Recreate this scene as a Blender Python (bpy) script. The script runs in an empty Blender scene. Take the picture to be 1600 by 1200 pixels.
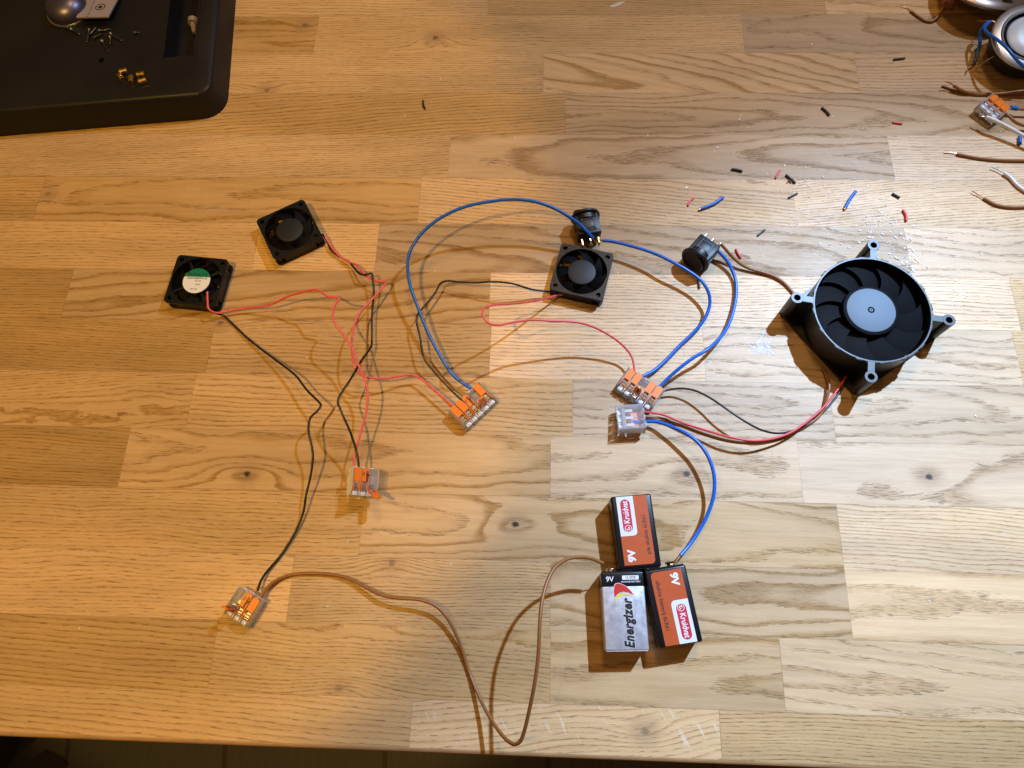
import bpy, bmesh, math, random
from mathutils import Vector, Matrix, Euler
random.seed(7)
C = bpy.context; scene = C.scene; COL = scene.collection
MM = 0.001
R_ = math.radians
# ---------------------------------------------------------------- camera
F, RX, RY, RZ, H = 1101.35, 0.345357, 0.0341746, 0.03027, 470.98   # focal in px of a 1600 px frame, angles, height in mm
cam_d = bpy.data.cameras.new('camera'); cam = bpy.data.objects.new('camera', cam_d); COL.objects.link(cam)
cam.location = (0, 0, H*MM); cam.rotation_euler = (RX, RY, RZ)
cam_d.sensor_width = 36; cam_d.lens = 36*F/1600; cam_d.clip_start = 0.01; cam_d.clip_end = 50
scene.camera = cam
# ---------------------------------------------------------------- light
W = bpy.data.worlds.new('World'); scene.world = W; W.use_nodes = True
W.node_tree.nodes['Background'].inputs[0].default_value = (1.0, 0.54, 0.20, 1)
W.node_tree.nodes['Background'].inputs[1].default_value = 0.105
def spot(name, loc, aim, power, col, size, blend, rad):
    d = bpy.data.lights.new(name, 'SPOT'); o = bpy.data.objects.new(name, d); COL.objects.link(o)
    o.location = Vector(loc)*MM; o.rotation_euler = (Vector(aim)-Vector(loc)).to_track_quat('-Z', 'Y').to_euler()
    d.energy = power; d.color = col; d.spot_size = R_(size); d.spot_blend = blend; d.shadow_soft_size = rad*MM
    return o
spot('cool_lamp', (657, 862, 1150), (258, 35, 0), 146, (0.45, 0.71, 1.12), 31, 1.0, 15)
spot('cool_lamp_spill', (657, 862, 1150), (45, 190, 0), 42, (0.57, 0.73, 1.0), 62, 1.0, 15)   # wide spill of the same lamp head
spot('warm_lamp', (-400, -60, 1000), (-415, 215, 0), 20.5, (1.0, 0.60, 0.115), 47, 0.22, 12)
spot('warm_lamp_spill', (-400, -60, 1000), (-60, 400, 0), 3, (1.0, 0.52, 0.14), 100, 1.0, 12)   # wide spill of the same lamp head
spot('soft_warm_fill', (60, 1000, 1700), (60, 420, 0), 30, (1.0, 0.60, 0.24), 75, 1.0, 170)  # added unseen fill light, softly warms the upper planks
scene.view_settings.view_transform = 'Standard'; scene.view_settings.look = 'None'
scene.view_settings.exposure = 0.0; scene.view_settings.gamma = 1.0; scene.view_settings.use_curve_mapping = False
scene.render.engine = 'CYCLES'
try:
    scene.cycles.transparent_max_bounces = 24
except Exception: pass
# ---------------------------------------------------------------- helpers
CR = Euler((RX, RY, RZ), 'XYZ').to_matrix()
def at(px, py, h=0.0):
    """point (mm) at height h above the table under a spot of the 1600x1200 picture"""
    d = CR @ Vector(((px-800)/F, -(py-600)/F, -1.0)); t = (h-H)/d.z
    return Vector((d.x*t, d.y*t, h))
def tag(o, label=None, cat=None, group=None, kind=None):
    if label: o['label'] = label
    if cat: o['category'] = cat
    if group: o['group'] = group
    if kind: o['kind'] = kind
    return o
def empty(name, loc=(0,0,0), rot=(0,0,0), parent=None):
    o = bpy.data.objects.new(name, None); COL.objects.link(o); o.location = Vector(loc)*MM; o.rotation_euler = rot
    o.empty_display_size = 0.01
    if parent: o.parent = parent
    return o
def link(name, bm, mat, parent=None, smooth=False, angle=40):
    bm.normal_update()
    me = bpy.data.meshes.new(name); bmesh.ops.scale(bm, vec=(MM,)*3, verts=bm.verts); bm.to_mesh(me); bm.free()
    mats = mat if isinstance(mat, (list, tuple)) else [mat]
    for m in mats: me.materials.append(m)
    if smooth:
        for p in me.polygons: p.use_smooth = True
        try: me.set_sharp_from_angle(angle=R_(angle))
        except Exception: pass
    o = bpy.data.objects.new(name, me); COL.objects.link(o)
    if parent: o.parent = parent
    return o
def box(bm, c, s, M=None, bev=0.0, seg=2):
    r = bmesh.ops.create_cube(bm, size=1.0); vs = r['verts']
    for v in vs: v.co = Vector((v.co.x*s[0]+c[0], v.co.y*s[1]+c[1], v.co.z*s[2]+c[2]))
    if bev > 0:
        es = list({e for v in vs for e in v.link_edges})
        r2 = bmesh.ops.bevel(bm, geom=es, offset=bev, segments=seg, affect='EDGES', profile=0.5)
        vs = list({v for f in r2['faces'] for v in f.verts} | {v for v in vs if v.is_valid})
    if M is not None: bmesh.ops.transform(bm, matrix=M, verts=vs)
    return vs
def cyl(bm, p0, p1, r0, r1=None, n=24, caps=True):
    r1 = r0 if r1 is None else r1
    p0 = Vector(p0); p1 = Vector(p1); ax = (p1-p0).normalized()
    u = ax.orthogonal().normalized(); v = ax.cross(u)
    A = [bm.verts.new(p0+(u*math.cos(2*math.pi*i/n)+v*math.sin(2*math.pi*i/n))*r0) for i in range(n)]
    B = [bm.verts.new(p1+(u*math.cos(2*math.pi*i/n)+v*math.sin(2*math.pi*i/n))*r1) for i in range(n)]
    for i in range(n): bm.faces.new((A[i], A[(i+1) % n], B[(i+1) % n], B[i]))
    if caps: bm.faces.new(A[::-1]); bm.faces.new(B)
    return A+B
def lathe(bm, prof, n=48, c=(0,0), a0=0, a1=2*math.pi, M=None):
    """prof: list of (r, z)"""
    full = abs(a1-a0-2*math.pi) < 1e-6; k = n if full else n+1; rings = []
    for i in range(k):
        a = a0+(a1-a0)*i/n
        rings.append([bm.verts.new((c[0]+r*math.cos(a), c[1]+r*math.sin(a), z)) for r, z in prof])
    for i in range(n):
        A = rings[i]; B = rings[(i+1) % k]
        for j in range(len(prof)-1): bm.faces.new((A[j], B[j], B[j+1], A[j+1]))
    vs = [v for r in rings for v in r]
    if M is not None: bmesh.ops.transform(bm, matrix=M, verts=vs)
    return vs
def plate(bm, loops, z0, z1, M=None):
    """flat plate with holes; loops[0] is the outline"""
    tmp = bmesh.new(); es = []
    for lp in loops:
        vs = [tmp.verts.new((x, y, z0)) for x, y in lp]
        es += [tmp.edges.new((vs[i], vs[(i+1) % len(vs)])) for i in range(len(vs))]
    r = bmesh.ops.triangle_fill(tmp, use_beauty=True, use_dissolve=False, edges=es)
    fs = [f for f in tmp.faces]
    r = bmesh.ops.extrude_face_region(tmp, geom=fs)
    for e in r['geom']:
        if isinstance(e, bmesh.types.BMVert): e.co.z = z1
    bmesh.ops.recalc_face_normals(tmp, faces=tmp.faces)
    if M is not None: bmesh.ops.transform(tmp, matrix=M, verts=tmp.verts)
    me = bpy.data.meshes.new('tmp'); tmp.to_mesh(me); tmp.free(); bm.from_mesh(me); bpy.data.meshes.remove(me)
def circ(cx, cy, r, n=32, a=0): return [(cx+r*math.cos(a+2*math.pi*i/n), cy+r*math.sin(a+2*math.pi*i/n)) for i in range(n)]
def rrect(w, h, r, n=5, cx=0, cy=0):
    out = []
    for sx, sy, a in ((1, 1, 0), (-1, 1, 90), (-1, -1, 180), (1, -1, 270)):
        for i in range(n+1):
            t = R_(a+90*i/n); out.append((cx+sx*(w/2-r)+r*math.cos(t), cy+sy*(h/2-r)+r*math.sin(t)))
    return out
def chamfer(w, c): h = w/2; return [(h, -h+c), (h, h-c), (h-c, h), (-h+c, h), (-h, h-c), (-h, -h+c), (-h+c, -h), (h-c, -h)]
def smooth_path(pts, step=1.6):
    P = [Vector(p) for p in pts]
    if len(P) == 2: return P
    Q = [P[0]*2-P[1]]+P+[P[-1]*2-P[-2]]; out = []
    for i in range(1, len(Q)-2):
        a, b, c, d = Q[i-1], Q[i], Q[i+1], Q[i+2]
        t0 = 0; t1 = max(1e-6, (b-a).length**.5); t2 = t1+max(1e-6, (c-b).length**.5); t3 = t2+max(1e-6, (d-c).length**.5)
        n = max(2, int((c-b).length/step))
        for k in range(n):
            t = t1+(t2-t1)*k/n
            A1 = a*((t1-t)/(t1-t0))+b*((t-t0)/(t1-t0)); A2 = b*((t2-t)/(t2-t1))+c*((t-t1)/(t2-t1)); A3 = c*((t3-t)/(t3-t2))+d*((t-t2)/(t3-t2))
            B1 = A1*((t2-t)/(t2-t0))+A2*((t-t0)/(t2-t0)); B2 = A2*((t3-t)/(t3-t1))+A3*((t-t1)/(t3-t1))
            out.append(B1*((t2-t)/(t2-t1))+B2*((t-t1)/(t2-t1)))
    out.append(P[-1]); return out
def tube(bm, pts, r, n=10, step=1.6, wob=0.0, smooth=True):
    P = smooth_path(pts, step) if smooth else [Vector(p) for p in pts]
    T = [(P[min(i+1, len(P)-1)]-P[max(i-1, 0)]).normalized() for i in range(len(P))]
    u = T[0].orthogonal().normalized(); rings = []
    for i, p in enumerate(P):
        u = (u-T[i]*u.dot(T[i])).normalized(); v = T[i].cross(u); rr = r*(1+wob*random.uniform(-1, 1))
        rings.append([bm.verts.new(p+(u*math.cos(2*math.pi*k/n)+v*math.sin(2*math.pi*k/n))*rr) for k in range(n)])
    for i in range(len(P)-1):
        A, B = rings[i], rings[i+1]
        for k in range(n): bm.faces.new((A[k], A[(k+1) % n], B[(k+1) % n], B[k]))
    bm.faces.new(rings[0][::-1]); bm.faces.new(rings[-1])
def text(s, size, M, mat, parent, name='lettering', bold=0.0, ext=0.06, ax='CENTER', shear=0.0, sx=1.0, spacing=1.0):
    cu = bpy.data.curves.new(name, 'FONT'); cu.body = s; cu.size = size*MM; cu.extrude = ext*MM; cu.offset = bold*MM
    cu.align_x = ax; cu.align_y = 'CENTER'; cu.shear = shear; cu.space_character = spacing; cu.resolution_u = 3
    t = bpy.data.objects.new('t', cu); COL.objects.link(t)
    me = bpy.data.meshes.new_from_object(t.evaluated_get(C.evaluated_depsgraph_get()))
    bpy.data.objects.remove(t); bpy.data.curves.remove(cu)
    me.transform(Matrix.Diagonal((sx, 1, 1, 1))); M2 = M.copy(); M2.translation = M.translation*MM; me.transform(M2)
    me.materials.clear(); me.materials.append(mat); me.name = name
    o = bpy.data.objects.new(name, me); COL.objects.link(o); o.parent = parent
    return o
def TM(x, y, z, rz=0): return Matrix.Translation((x, y, z)) @ Matrix.Rotation(R_(rz), 4, 'Z')
# ---------------------------------------------------------------- materials
def pmat(name, col, rough=0.5, metal=0.0, spec=0.5, noise=0.0, nscale=300.0, bump=0.0, trans=0.0, coat=0.0, rvar=0.0, emis=None):
    m = bpy.data.materials.new(name); m.use_nodes = True; nt = m.node_tree; b = nt.nodes['Principled BSDF']
    b.inputs['Base Color'].default_value = (*col, 1); b.inputs['Roughness'].default_value = rough; b.inputs['Metallic'].default_value = metal
    b.inputs['Specular IOR Level'].default_value = spec; b.inputs['Transmission Weight'].default_value = trans; b.inputs['Coat Weight'].default_value = coat
    if noise or bump or rvar:
        tc = nt.nodes.new('ShaderNodeTexCoord'); nz = nt.nodes.new('ShaderNodeTexNoise'); nz.inputs['Scale'].default_value = nscale; nz.inputs['Detail'].default_value = 5
        nt.links.new(tc.outputs['Object'], nz.inputs['Vector'])
        if noise:
            mx = nt.nodes.new('ShaderNodeMix'); mx.data_type = 'RGBA'
            mx.inputs['A'].default_value = (*[max(0, c*(1-noise)) for c in col], 1); mx.inputs['B'].default_value = (*[min(1, c*(1+noise)) for c in col], 1)
            nt.links.new(nz.outputs['Fac'], mx.inputs['Factor']); nt.links.new(mx.outputs['Result'], b.inputs['Base Color'])
        if bump:
            bp = nt.nodes.new('ShaderNodeBump'); bp.inputs['Strength'].default_value = bump; bp.inputs['Distance'].default_value = 0.0004
            nt.links.new(nz.outputs['Fac'], bp.inputs['Height']); nt.links.new(bp.outputs['Normal'], b.inputs['Normal'])
        if rvar:
            mr = nt.nodes.new('ShaderNodeMapRange'); mr.inputs['To Min'].default_value = max(0, rough-rvar); mr.inputs['To Max'].default_value = rough+rvar
            nt.links.new(nz.outputs['Fac'], mr.inputs['Value']); nt.links.new(mr.outputs['Result'], b.inputs['Roughness'])
    if emis: b.inputs['Emission Color'].default_value = (*emis[0], 1); b.inputs['Emission Strength'].default_value = emis[1]
    return m
def clear_mat(name, tint=(0.99, 0.985, 0.985), fac=0.11, rough=0.24):
    m = bpy.data.materials.new(name); m.use_nodes = True; nt = m.node_tree; b = nt.nodes['Principled BSDF']; out = nt.nodes['Material Output']
    b.inputs['Base Color'].default_value = (0.95, 0.96, 0.97, 1); b.inputs['Roughness'].default_value = rough; b.inputs['Specular IOR Level'].default_value = 1.0
    t = nt.nodes.new('ShaderNodeBsdfTransparent'); t.inputs['Color'].default_value = (*tint, 1)
    mx = nt.nodes.new('ShaderNodeMixShader'); fr = nt.nodes.new('ShaderNodeFresnel'); fr.inputs['IOR'].default_value = 1.5
    ad = nt.nodes.new('ShaderNodeMath'); ad.operation = 'ADD'; ad.use_clamp = True; ad.inputs[1].default_value = fac
    nt.links.new(fr.outputs[0], ad.inputs[0]); nt.links.new(ad.outputs[0], mx.inputs[0]); nt.links.new(t.outputs[0], mx.inputs[1]); nt.links.new(b.outputs[0], mx.inputs[2])
    nt.links.new(mx.outputs[0], out.inputs['Surface'])
    return m
M_BLK = pmat('black_plastic', (0.010, 0.011, 0.013), 0.42, bump=0.15, nscale=2500, rvar=0.08)
M_FAN = pmat('fan_black_plastic', (0.006, 0.0065, 0.008), 0.40, bump=0.12, nscale=3000, rvar=0.06, spec=0.30)
M_ROT = pmat('rotor_black_plastic', (0.004, 0.004, 0.005), 0.6, spec=0.08)
M_HUB = pmat('hub_black_plastic', (0.010, 0.012, 0.015), 0.5, spec=.4, rvar=0.05, nscale=2000)
M_BIGHUB = pmat('satin_grey_hub_foil', (0.15, 0.20, 0.25), 0.60, spec=.35, metal=0.0, rvar=0.04, nscale=120, noise=0.05)
M_BIGTOP = pmat('big_fan_black_plastic', (0.007, 0.008, 0.010), 0.40, spec=.5, bump=0.12, nscale=1800, rvar=0.05, noise=0.2)
M_ORG = pmat('orange_plastic', (0.86, 0.205, 0.008), 0.36, noise=0.05)
M_CLR = clear_mat('clear_polycarbonate')
M_CLR2 = clear_mat('moulded_clear_ribs', fac=0.55, rough=0.25)
M_STEEL = pmat('spring_steel', (0.45, 0.43, 0.41), 0.36, metal=1.0)
M_TIN = pmat('tinned_metal', (0.72, 0.70, 0.66), 0.22, metal=1.0, noise=0.15)
M_COPPER = pmat('bare_copper', (0.80, 0.42, 0.25), 0.3, metal=1.0, noise=0.2, nscale=2000)
M_BRASS = pmat('brass', (0.75, 0.50, 0.17), 0.25, metal=1.0, noise=0.15)
M_BLUE = pmat('blue_insulation', (0.004, 0.125, 0.56), 0.33, noise=0.08)
M_BRN = pmat('brown_insulation', (0.29, 0.115, 0.028), 0.38, noise=0.12)
M_WHT = pmat('white_insulation', (0.78, 0.76, 0.72), 0.4)
M_RED = pmat('red_insulation', (0.72, 0.05, 0.06), 0.4, noise=0.08)
M_PINK = pmat('salmon_red_insulation', (0.84, 0.12, 0.12), 0.4, noise=0.08)
M_BLKW = pmat('black_insulation', (0.012, 0.011, 0.011), 0.38)
M_WHITEP = pmat('white_print', (0.80, 0.80, 0.79), 0.4)
M_DARKP = pmat('black_print', (0.012, 0.010, 0.010), 0.45)
M_GREENP = pmat('green_print', (0.0, 0.19, 0.085), 0.4)
# ---------------------------------------------------------------- oak
def oak(name, tones=((0.69, 0.475, 0.262), (0.39, 0.215, 0.08), (0.13, 0.07, 0.035))):
    m = bpy.data.materials.new(name); m.use_nodes = True; nt = m.node_tree; L = nt.links; b = nt.nodes['Principled BSDF']
    def N(t, **k):
        n = nt.nodes.new(t)
        for a, v in k.items(): setattr(n, a, v)
        return n
    def put(s, v):
        if hasattr(v, 'is_linked') or hasattr(v, 'links'): L.new(v, s)
        else: s.default_value = v
    def ma(op, a, b_=None, c=None, clamp=False):
        n = N('ShaderNodeMath', operation=op); n.use_clamp = clamp; put(n.inputs[0], a)
        if b_ is not None: put(n.inputs[1], b_)
        if c is not None: put(n.inputs[2], c)
        return n.outputs[0]
    def attr(nm):
        a = N('ShaderNodeAttribute'); a.attribute_name = nm; s = N('ShaderNodeSeparateXYZ'); L.new(a.outputs['Vector'], s.inputs[0]); return s.outputs
    def comb(x, y, z):
        n = N('ShaderNodeCombineXYZ'); put(n.inputs[0], x); put(n.inputs[1], y); put(n.inputs[2], z); return n.outputs[0]
    def noise(vec, sc=1.0, det=3.0, rough=0.5, dist=0.0):
        n = N('ShaderNodeTexNoise'); L.new(vec, n.inputs['Vector']); n.inputs['Scale'].default_value = sc; n.inputs['Detail'].default_value = det
        n.inputs['Roughness'].default_value = rough; n.inputs['Distortion'].default_value = dist; return n.outputs['Fac']
    def ramp(v, a, b_, lo=0.0, hi=1.0, st='SMOOTHSTEP'):
        n = N('ShaderNodeMapRange'); n.interpolation_type = st; put(n.inputs['Value'], v)
        n.inputs['From Min'].default_value = a; n.inputs['From Max'].default_value = b_; n.inputs['To Min'].default_value = lo; n.inputs['To Max'].default_value = hi; return n.outputs['Result']
    def mixc(f, a, c, bt='MIX'):
        n = N('ShaderNodeMix', data_type='RGBA', blend_type=bt); put(n.inputs['Factor'], f); put(n.inputs['A'], a); put(n.inputs['B'], c); return n.outputs['Result']
    tc = N('ShaderNodeTexCoord'); s = N('ShaderNodeSeparateXYZ'); L.new(tc.outputs['Object'], s.inputs[0])
    X = ma('MULTIPLY', s.outputs[0], 1000); Y = ma('MULTIPLY', s.outputs[1], 1000)
    yc, dd, slope = attr('pa'); tone, freq, seed = attr('pb'); kx, ky, ks = attr('pk'); fleck, warm, contrast = attr('pc'); px0, ang, edge_ = attr('pd')
    # slanted grain: rotate by small angle
    Xl = ma('SUBTRACT', X, px0); Ys = ma('ADD', Y, ma('MULTIPLY', Xl, ang))
    so = ma('MULTIPLY', seed, 113.0)
    n1 = noise(comb(ma('MULTIPLY', X, 0.010), ma('MULTIPLY', Y, 0.03), so), 1, 2)
    n2 = noise(comb(ma('MULTIPLY', X, 0.016), ma('MULTIPLY', Y, 0.05), ma('ADD', so, 7.0)), 1, 2)
    n3 = noise(comb(ma('MULTIPLY', X, 0.22), ma('MULTIPLY', Y, 0.5), ma('ADD', so, 3.0)), 1, 3)
    dx = ma('DIVIDE', ma('SUBTRACT', X, kx), 26.0); dy = ma('DIVIDE', ma('SUBTRACT', Y, ky), 9.0)
    g = ma('EXPONENT', ma('MULTIPLY', ma('ADD', ma('MULTIPLY', dx, dx), ma('MULTIPLY', dy, dy)), -1.0))
    yy = ma('ADD', ma('SUBTRACT', Ys, yc), ma('MULTIPLY', ma('SUBTRACT', n1, 0.5), edge_))
    zz = ma('ADD', ma('ADD', dd, ma('MULTIPLY', Xl, slope)), ma('MULTIPLY', ma('SUBTRACT', n2, 0.5), 10.0))
    r = ma('SQRT', ma('ADD', ma('MULTIPLY', yy, yy), ma('MULTIPLY', zz, zz)))
    r = ma('ADD', r, ma('MULTIPLY', ma('SUBTRACT', n3, 0.5), 1.0))
    r = ma('ADD', r, ma('MULTIPLY', ma('MULTIPLY', g, ks), 14.0))
    t = ma('MULTIPLY', r, freq)
    fr = ma('FRACT', t)
    ring = ma('MULTIPLY', ramp(fr, 0.48, 0.88), ramp(fr, 0.88, 1.0, 1.0, 0.0))
    rid = noise(comb(ma('FLOOR', t), so, 0.0), 0.7, 0)       # each ring a little different
    ring = ma('MULTIPLY', ring, ramp(rid, 0.3, 0.7, 0.22, 1.1))
    fine = noise(comb(ma('MULTIPLY', X, 0.05), ma('MULTIPLY', Ys, 2.6), so), 1, 4, 0.6)
    mid = noise(comb(ma('MULTIPLY', X, 0.018), ma('MULTIPLY', Ys, 0.35), so), 1, 4, 0.6)
    broad = noise(comb(ma('MULTIPLY', X, 0.006), ma('MULTIPLY', Y, 0.03), so), 1, 3)
    # pores: short dark dashes along the grain, thick in the early wood
    yw = ma('ADD', Ys, ma('MULTIPLY', ma('SUBTRACT', n1, 0.5), ma('MULTIPLY', edge_, .8))); yw = ma('ADD', yw, ma('MULTIPLY', ma('MULTIPLY', g, ks), ma('MULTIPLY', dy, 6.0)))
    p1 = noise(comb(ma('MULTIPLY', X, 0.12), ma('MULTIPLY', yw, 1.75), so), 1, 2.0, 0.5)
    p2 = noise(comb(ma('MULTIPLY', X, 0.20), ma('MULTIPLY', yw, 2.3), ma('ADD', so, 5.0)), 1, 1.5, 0.5)
    pm = ramp(fr, 0.55, 0.88, 0.10, 1.0)
    por = ma('MAXIMUM', ma('MULTIPLY', ramp(p1, 0.545, 0.60), pm), ma('MULTIPLY', ramp(p2, 0.60, 0.68), ma('MULTIPLY', pm, 0.6)))
    light = (*tones[0], 1); dark = (*tones[1], 1); porec = (*tones[2], 1)
    c = mixc(ma('MULTIPLY', ring, contrast, clamp=True), light, dark)
    c = mixc(ramp(fine, 0.35, 0.75, 0.0, 0.26), c, dark)
    c = mixc(ramp(mid, 0.35, 0.75, 0.0, 0.30), c, dark)
    c = mixc(ma('MULTIPLY', por, 0.62), c, porec)
    c = mixc(ma('MULTIPLY', ring, ma('MULTIPLY', contrast, 0.5), clamp=True), c, (0.44, 0.255, 0.09, 1))
    # tone per plank; the right planks' paler tones also paint in lamp glare
    sc = ma('MULTIPLY', ma('POWER', tone, 1.4), ramp(broad, 0.2, 0.8, 0.82, 1.12))
    h = N('ShaderNodeHueSaturation'); L.new(c, h.inputs['Color']); L.new(sc, h.inputs['Value']); L.new(ma('ADD', warm, 1.10), h.inputs['Saturation']); c = h.outputs[0]
    # knots
    kd = ma('SQRT', ma('ADD', ma('MULTIPLY', ma('MULTIPLY', dx, dx), 95.0), ma('MULTIPLY', ma('MULTIPLY', dy, dy), 16.0)))
    kd = ma('ADD', kd, ma('MULTIPLY', ma('SUBTRACT', n3, 0.5), 1.2))
    kmask = ma('MULTIPLY', ramp(kd, 0.45, 1.3, 1.0, 0.0), ramp(ks, 0.1, 1.0, 0.0, 1.0, 'LINEAR'))
    khalo = ma('MULTIPLY', ramp(kd, 1.0, 5.5, 0.35, 0.0), ramp(ks, 0.05, 0.3))
    c = mixc(khalo, c, (0.24, 0.13, 0.07, 1)); c = mixc(kmask, c, (0.03, 0.022, 0.022, 1))
    # silver flecks crossing the grain
    fv = comb(ma('ADD', ma('MULTIPLY', X, 0.32), ma('MULTIPLY', Y, 0.17)), ma('SUBTRACT', ma('MULTIPLY', Y, 0.03), ma('MULTIPLY', X, 0.012)), ma('ADD', so, 2.0))
    fm = ma('MULTIPLY', ma('MULTIPLY', ramp(noise(fv, 1.0, 2.5, 0.5, 0.4), 0.60, 0.68), ramp(noise(comb(ma('MULTIPLY', X, .05), ma('MULTIPLY', Y, .09), so), 1, 2), 0.45, 0.62)), fleck)
    c = mixc(ma('MULTIPLY', fm, 0.7), c, (0.80, 0.68, 0.50, 1))
    # seams
    uv = N('ShaderNodeUVMap'); uv.uv_map = 'plank'; su = N('ShaderNodeSeparateXYZ'); L.new(uv.outputs[0], su.inputs[0])
    seam = ma('MAXIMUM', ramp(su.outputs[0], 0.0, 0.35, 1.0, 0.0), ramp(su.outputs[1], 0.0, 0.45, 1.0, 0.0))
    c = mixc(ma('MULTIPLY', seam, ramp(noise(comb(ma('MULTIPLY', X, .03), ma('MULTIPLY', Y, .03), 4.0), 1, 3), 0.35, 0.65, 0.15, 0.6)), c, (0.17, 0.09, 0.045, 1))
    # dry oil / worn patches, faint
    sm = noise(comb(ma('MULTIPLY', X, .02), ma('MULTIPLY', Y, .03), 9.0), 1, 5, 0.65)
    c = mixc(ramp(sm, 0.62, 0.8, 0.0, 0.12), c, (0.75, 0.66, 0.52, 1))
    L.new(c, b.inputs['Base Color'])
    L.new(ramp(ma('ADD', ma('MULTIPLY', fine, .5), ma('MULTIPLY', sm, .5)), 0.3, 0.7, 0.36, 0.54), b.inputs['Roughness']); b.inputs['Specular IOR Level'].default_value = 0.34
    bp = N('ShaderNodeBump'); bp.inputs['Strength'].default_value = 0.5; bp.inputs['Distance'].default_value = 0.00022
    L.new(ma('SUBTRACT', ma('MULTIPLY', fine, 0.5), por), bp.inputs['Height']); L.new(bp.outputs[0], b.inputs['Normal'])
    return m
M_OAK = oak('oiled_oak')
# plank rows: row k lies between Y0-k*w and Y0-(k+1)*w; joints are given where they show in the picture (px, py)
Y0, PW, YE = 511.3, 42.234, -67.4
# per row: list of (joint or None, dict for the plank to the RIGHT of that joint)
def P(tone=1, k='s', ang=0.0, warm=0.0, con=0.55, knot=None, fleck=0, freq=None, yc=None, slope=None, d=None):
    return dict(tone=tone, k=k, ang=ang, warm=warm, con=con, knot=knot, fleck=fleck, freq=freq, yc=yc, slope=slope, d=d)
rows = {
 -1: [(None, P(1.0)), ((762, 12), P(.86, 's', .03, .08)), ((1290, 10), P(1.0, 'c'))],
 0: [(None, P(.80, 'c', warm=.12, knot=(476, 39, .5))), ((493, 60), P(.93, 's', 0, .04, .35, knot=(680, 59, .7))), ((1161, 55), P(.80, 'c', .02, -.05, .55))],
 1: [(None, P(.95, 's', 0, .02, .7, knot=(417, 141, .5))), ((849, 115), P(.98, 'c', .25, 0, 1.0, slope=.10, freq=.13)), ((1339, 115), P(.92, 's', 0, -.05, .8, freq=.32))],
 2: [(None, P(.86, 's', -.08, .10, .6)), ((883, 178), P(.88, 'c', .0, -.02, .8, slope=.06))],
 3: [(None, P(.97, 's', -.07, .0, .7)), ((702, 245), P(.90, 'c', .0, -.08, .85, slope=-.085, freq=.12)), ((1392, 246), P(1.13, 's', 0, -.12, .55))],
 4: [(None, P(.90, 's', 0, .1)), ((63, 305), P(.90, 'c', .0, .10, .6, knot=(75, 303, .4))), ((655, 315), P(1.05, 's', .10, -.02, .7)), ((1242, 325), P(1.08, 's', -.10, -.06, .6))],
 5: [(None, P(1.0, 's', 0, .06, .35)), ((400, 385), P(1.08, 's', 0, .04, .6)), ((589, 387), P(.84, 'c', .05, -.06, .8, slope=.075, freq=.12, knot=(935, 366, .0))), ((1417, 385), P(1.08, 'c', 0, -.12, .4))],
 6: [(None, P(.82, 's', 0, .14)), ((106, 456), P(.90, 'c', -.10, .04, .75, slope=.03)), ((765, 468), P(1.20, 's', 0, -.12, .85, freq=.42)), ((1585, 470), P(1.0, 's'))],
 7: [(None, P(.80, 's', .05, .14, .5)), ((331, 530), P(.90, 's', .02, .04, .6, knot=(344, 505, .5))), ((766, 550), P(1.16, 's', 0, -.12, .85, freq=.38)), ((1100, 550), P(1.02, 'c', 0, -.14, .6, knot=(1135, 548, .0))), ((1590, 560), P(1.0))],
 8: [(None, P(.93, 's', -.09, .06, .6)), ((300, 620), P(.97, 's', .03, .02, .75)), ((895, 635), P(.93, 'c', 0, -.15, .4)), ((1300, 640), P(.97, 'c', .02, -.13, .45))],
 9: [(None, P(.78, 's', .03, .14)), ((194, 715), P(.93, 'c', 0, .02, .8, slope=.05, knot=(386, 741, 1.0))), ((860, 730), P(1.06, 'c', 0, -.12, .55, slope=.07, freq=.10, knot=(1073, 741, .9))), ((1250, 735), P(1.06, 'c', 0, -.16, .6, slope=-.06, freq=.09, knot=(1452, 745, .9)))],
 10: [(None, P(.92, 's', 0, .04)), ((567, 800), P(.93, 'c', .02, -.02, .9, slope=.05, knot=(805, 819, 1.0))), ((1313, 840), P(1.14, 's', .04, -.1, .75, freq=.42))],
 11: [(None, P(1.06, 's', 0, .0, .4)), ((454, 918), P(.90, 's', -.02, -.01, .75, knot=(613, 880, .5))), ((860, 930), P(.92, 'c', 0, -.06, .9, slope=-.09, freq=.15)), ((1326, 945), P(1.16, 'c', 0, -.08, .8, slope=.06, freq=.07))],
 12: [(None, P(.86, 's', .04, .08, .6)), ((332, 1030), P(.90, 's', .05, .03, .7, knot=(530, 1075, .4))), ((860, 1045), P(.95, 'c', 0, -.03, .75, slope=-.08, freq=.10)), ((1222, 1050), P(1.06, 'c', .08, -.08, .65, slope=.04, freq=.13))],
 13: [(None, P(1.0, 's', .05, .02, .5)), ((642, 1130), P(1.10, 's', -.12, -.04, .6, fleck=1.0, knot=(1008, 1143, .5))), ((1126, 1150), P(.95, 's', 0, .0, .6))],
}
table = empty('table_top'); tag(table, 'oiled oak butcher block table top of staggered planks, carrying all the wires and fans', 'table')
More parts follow.
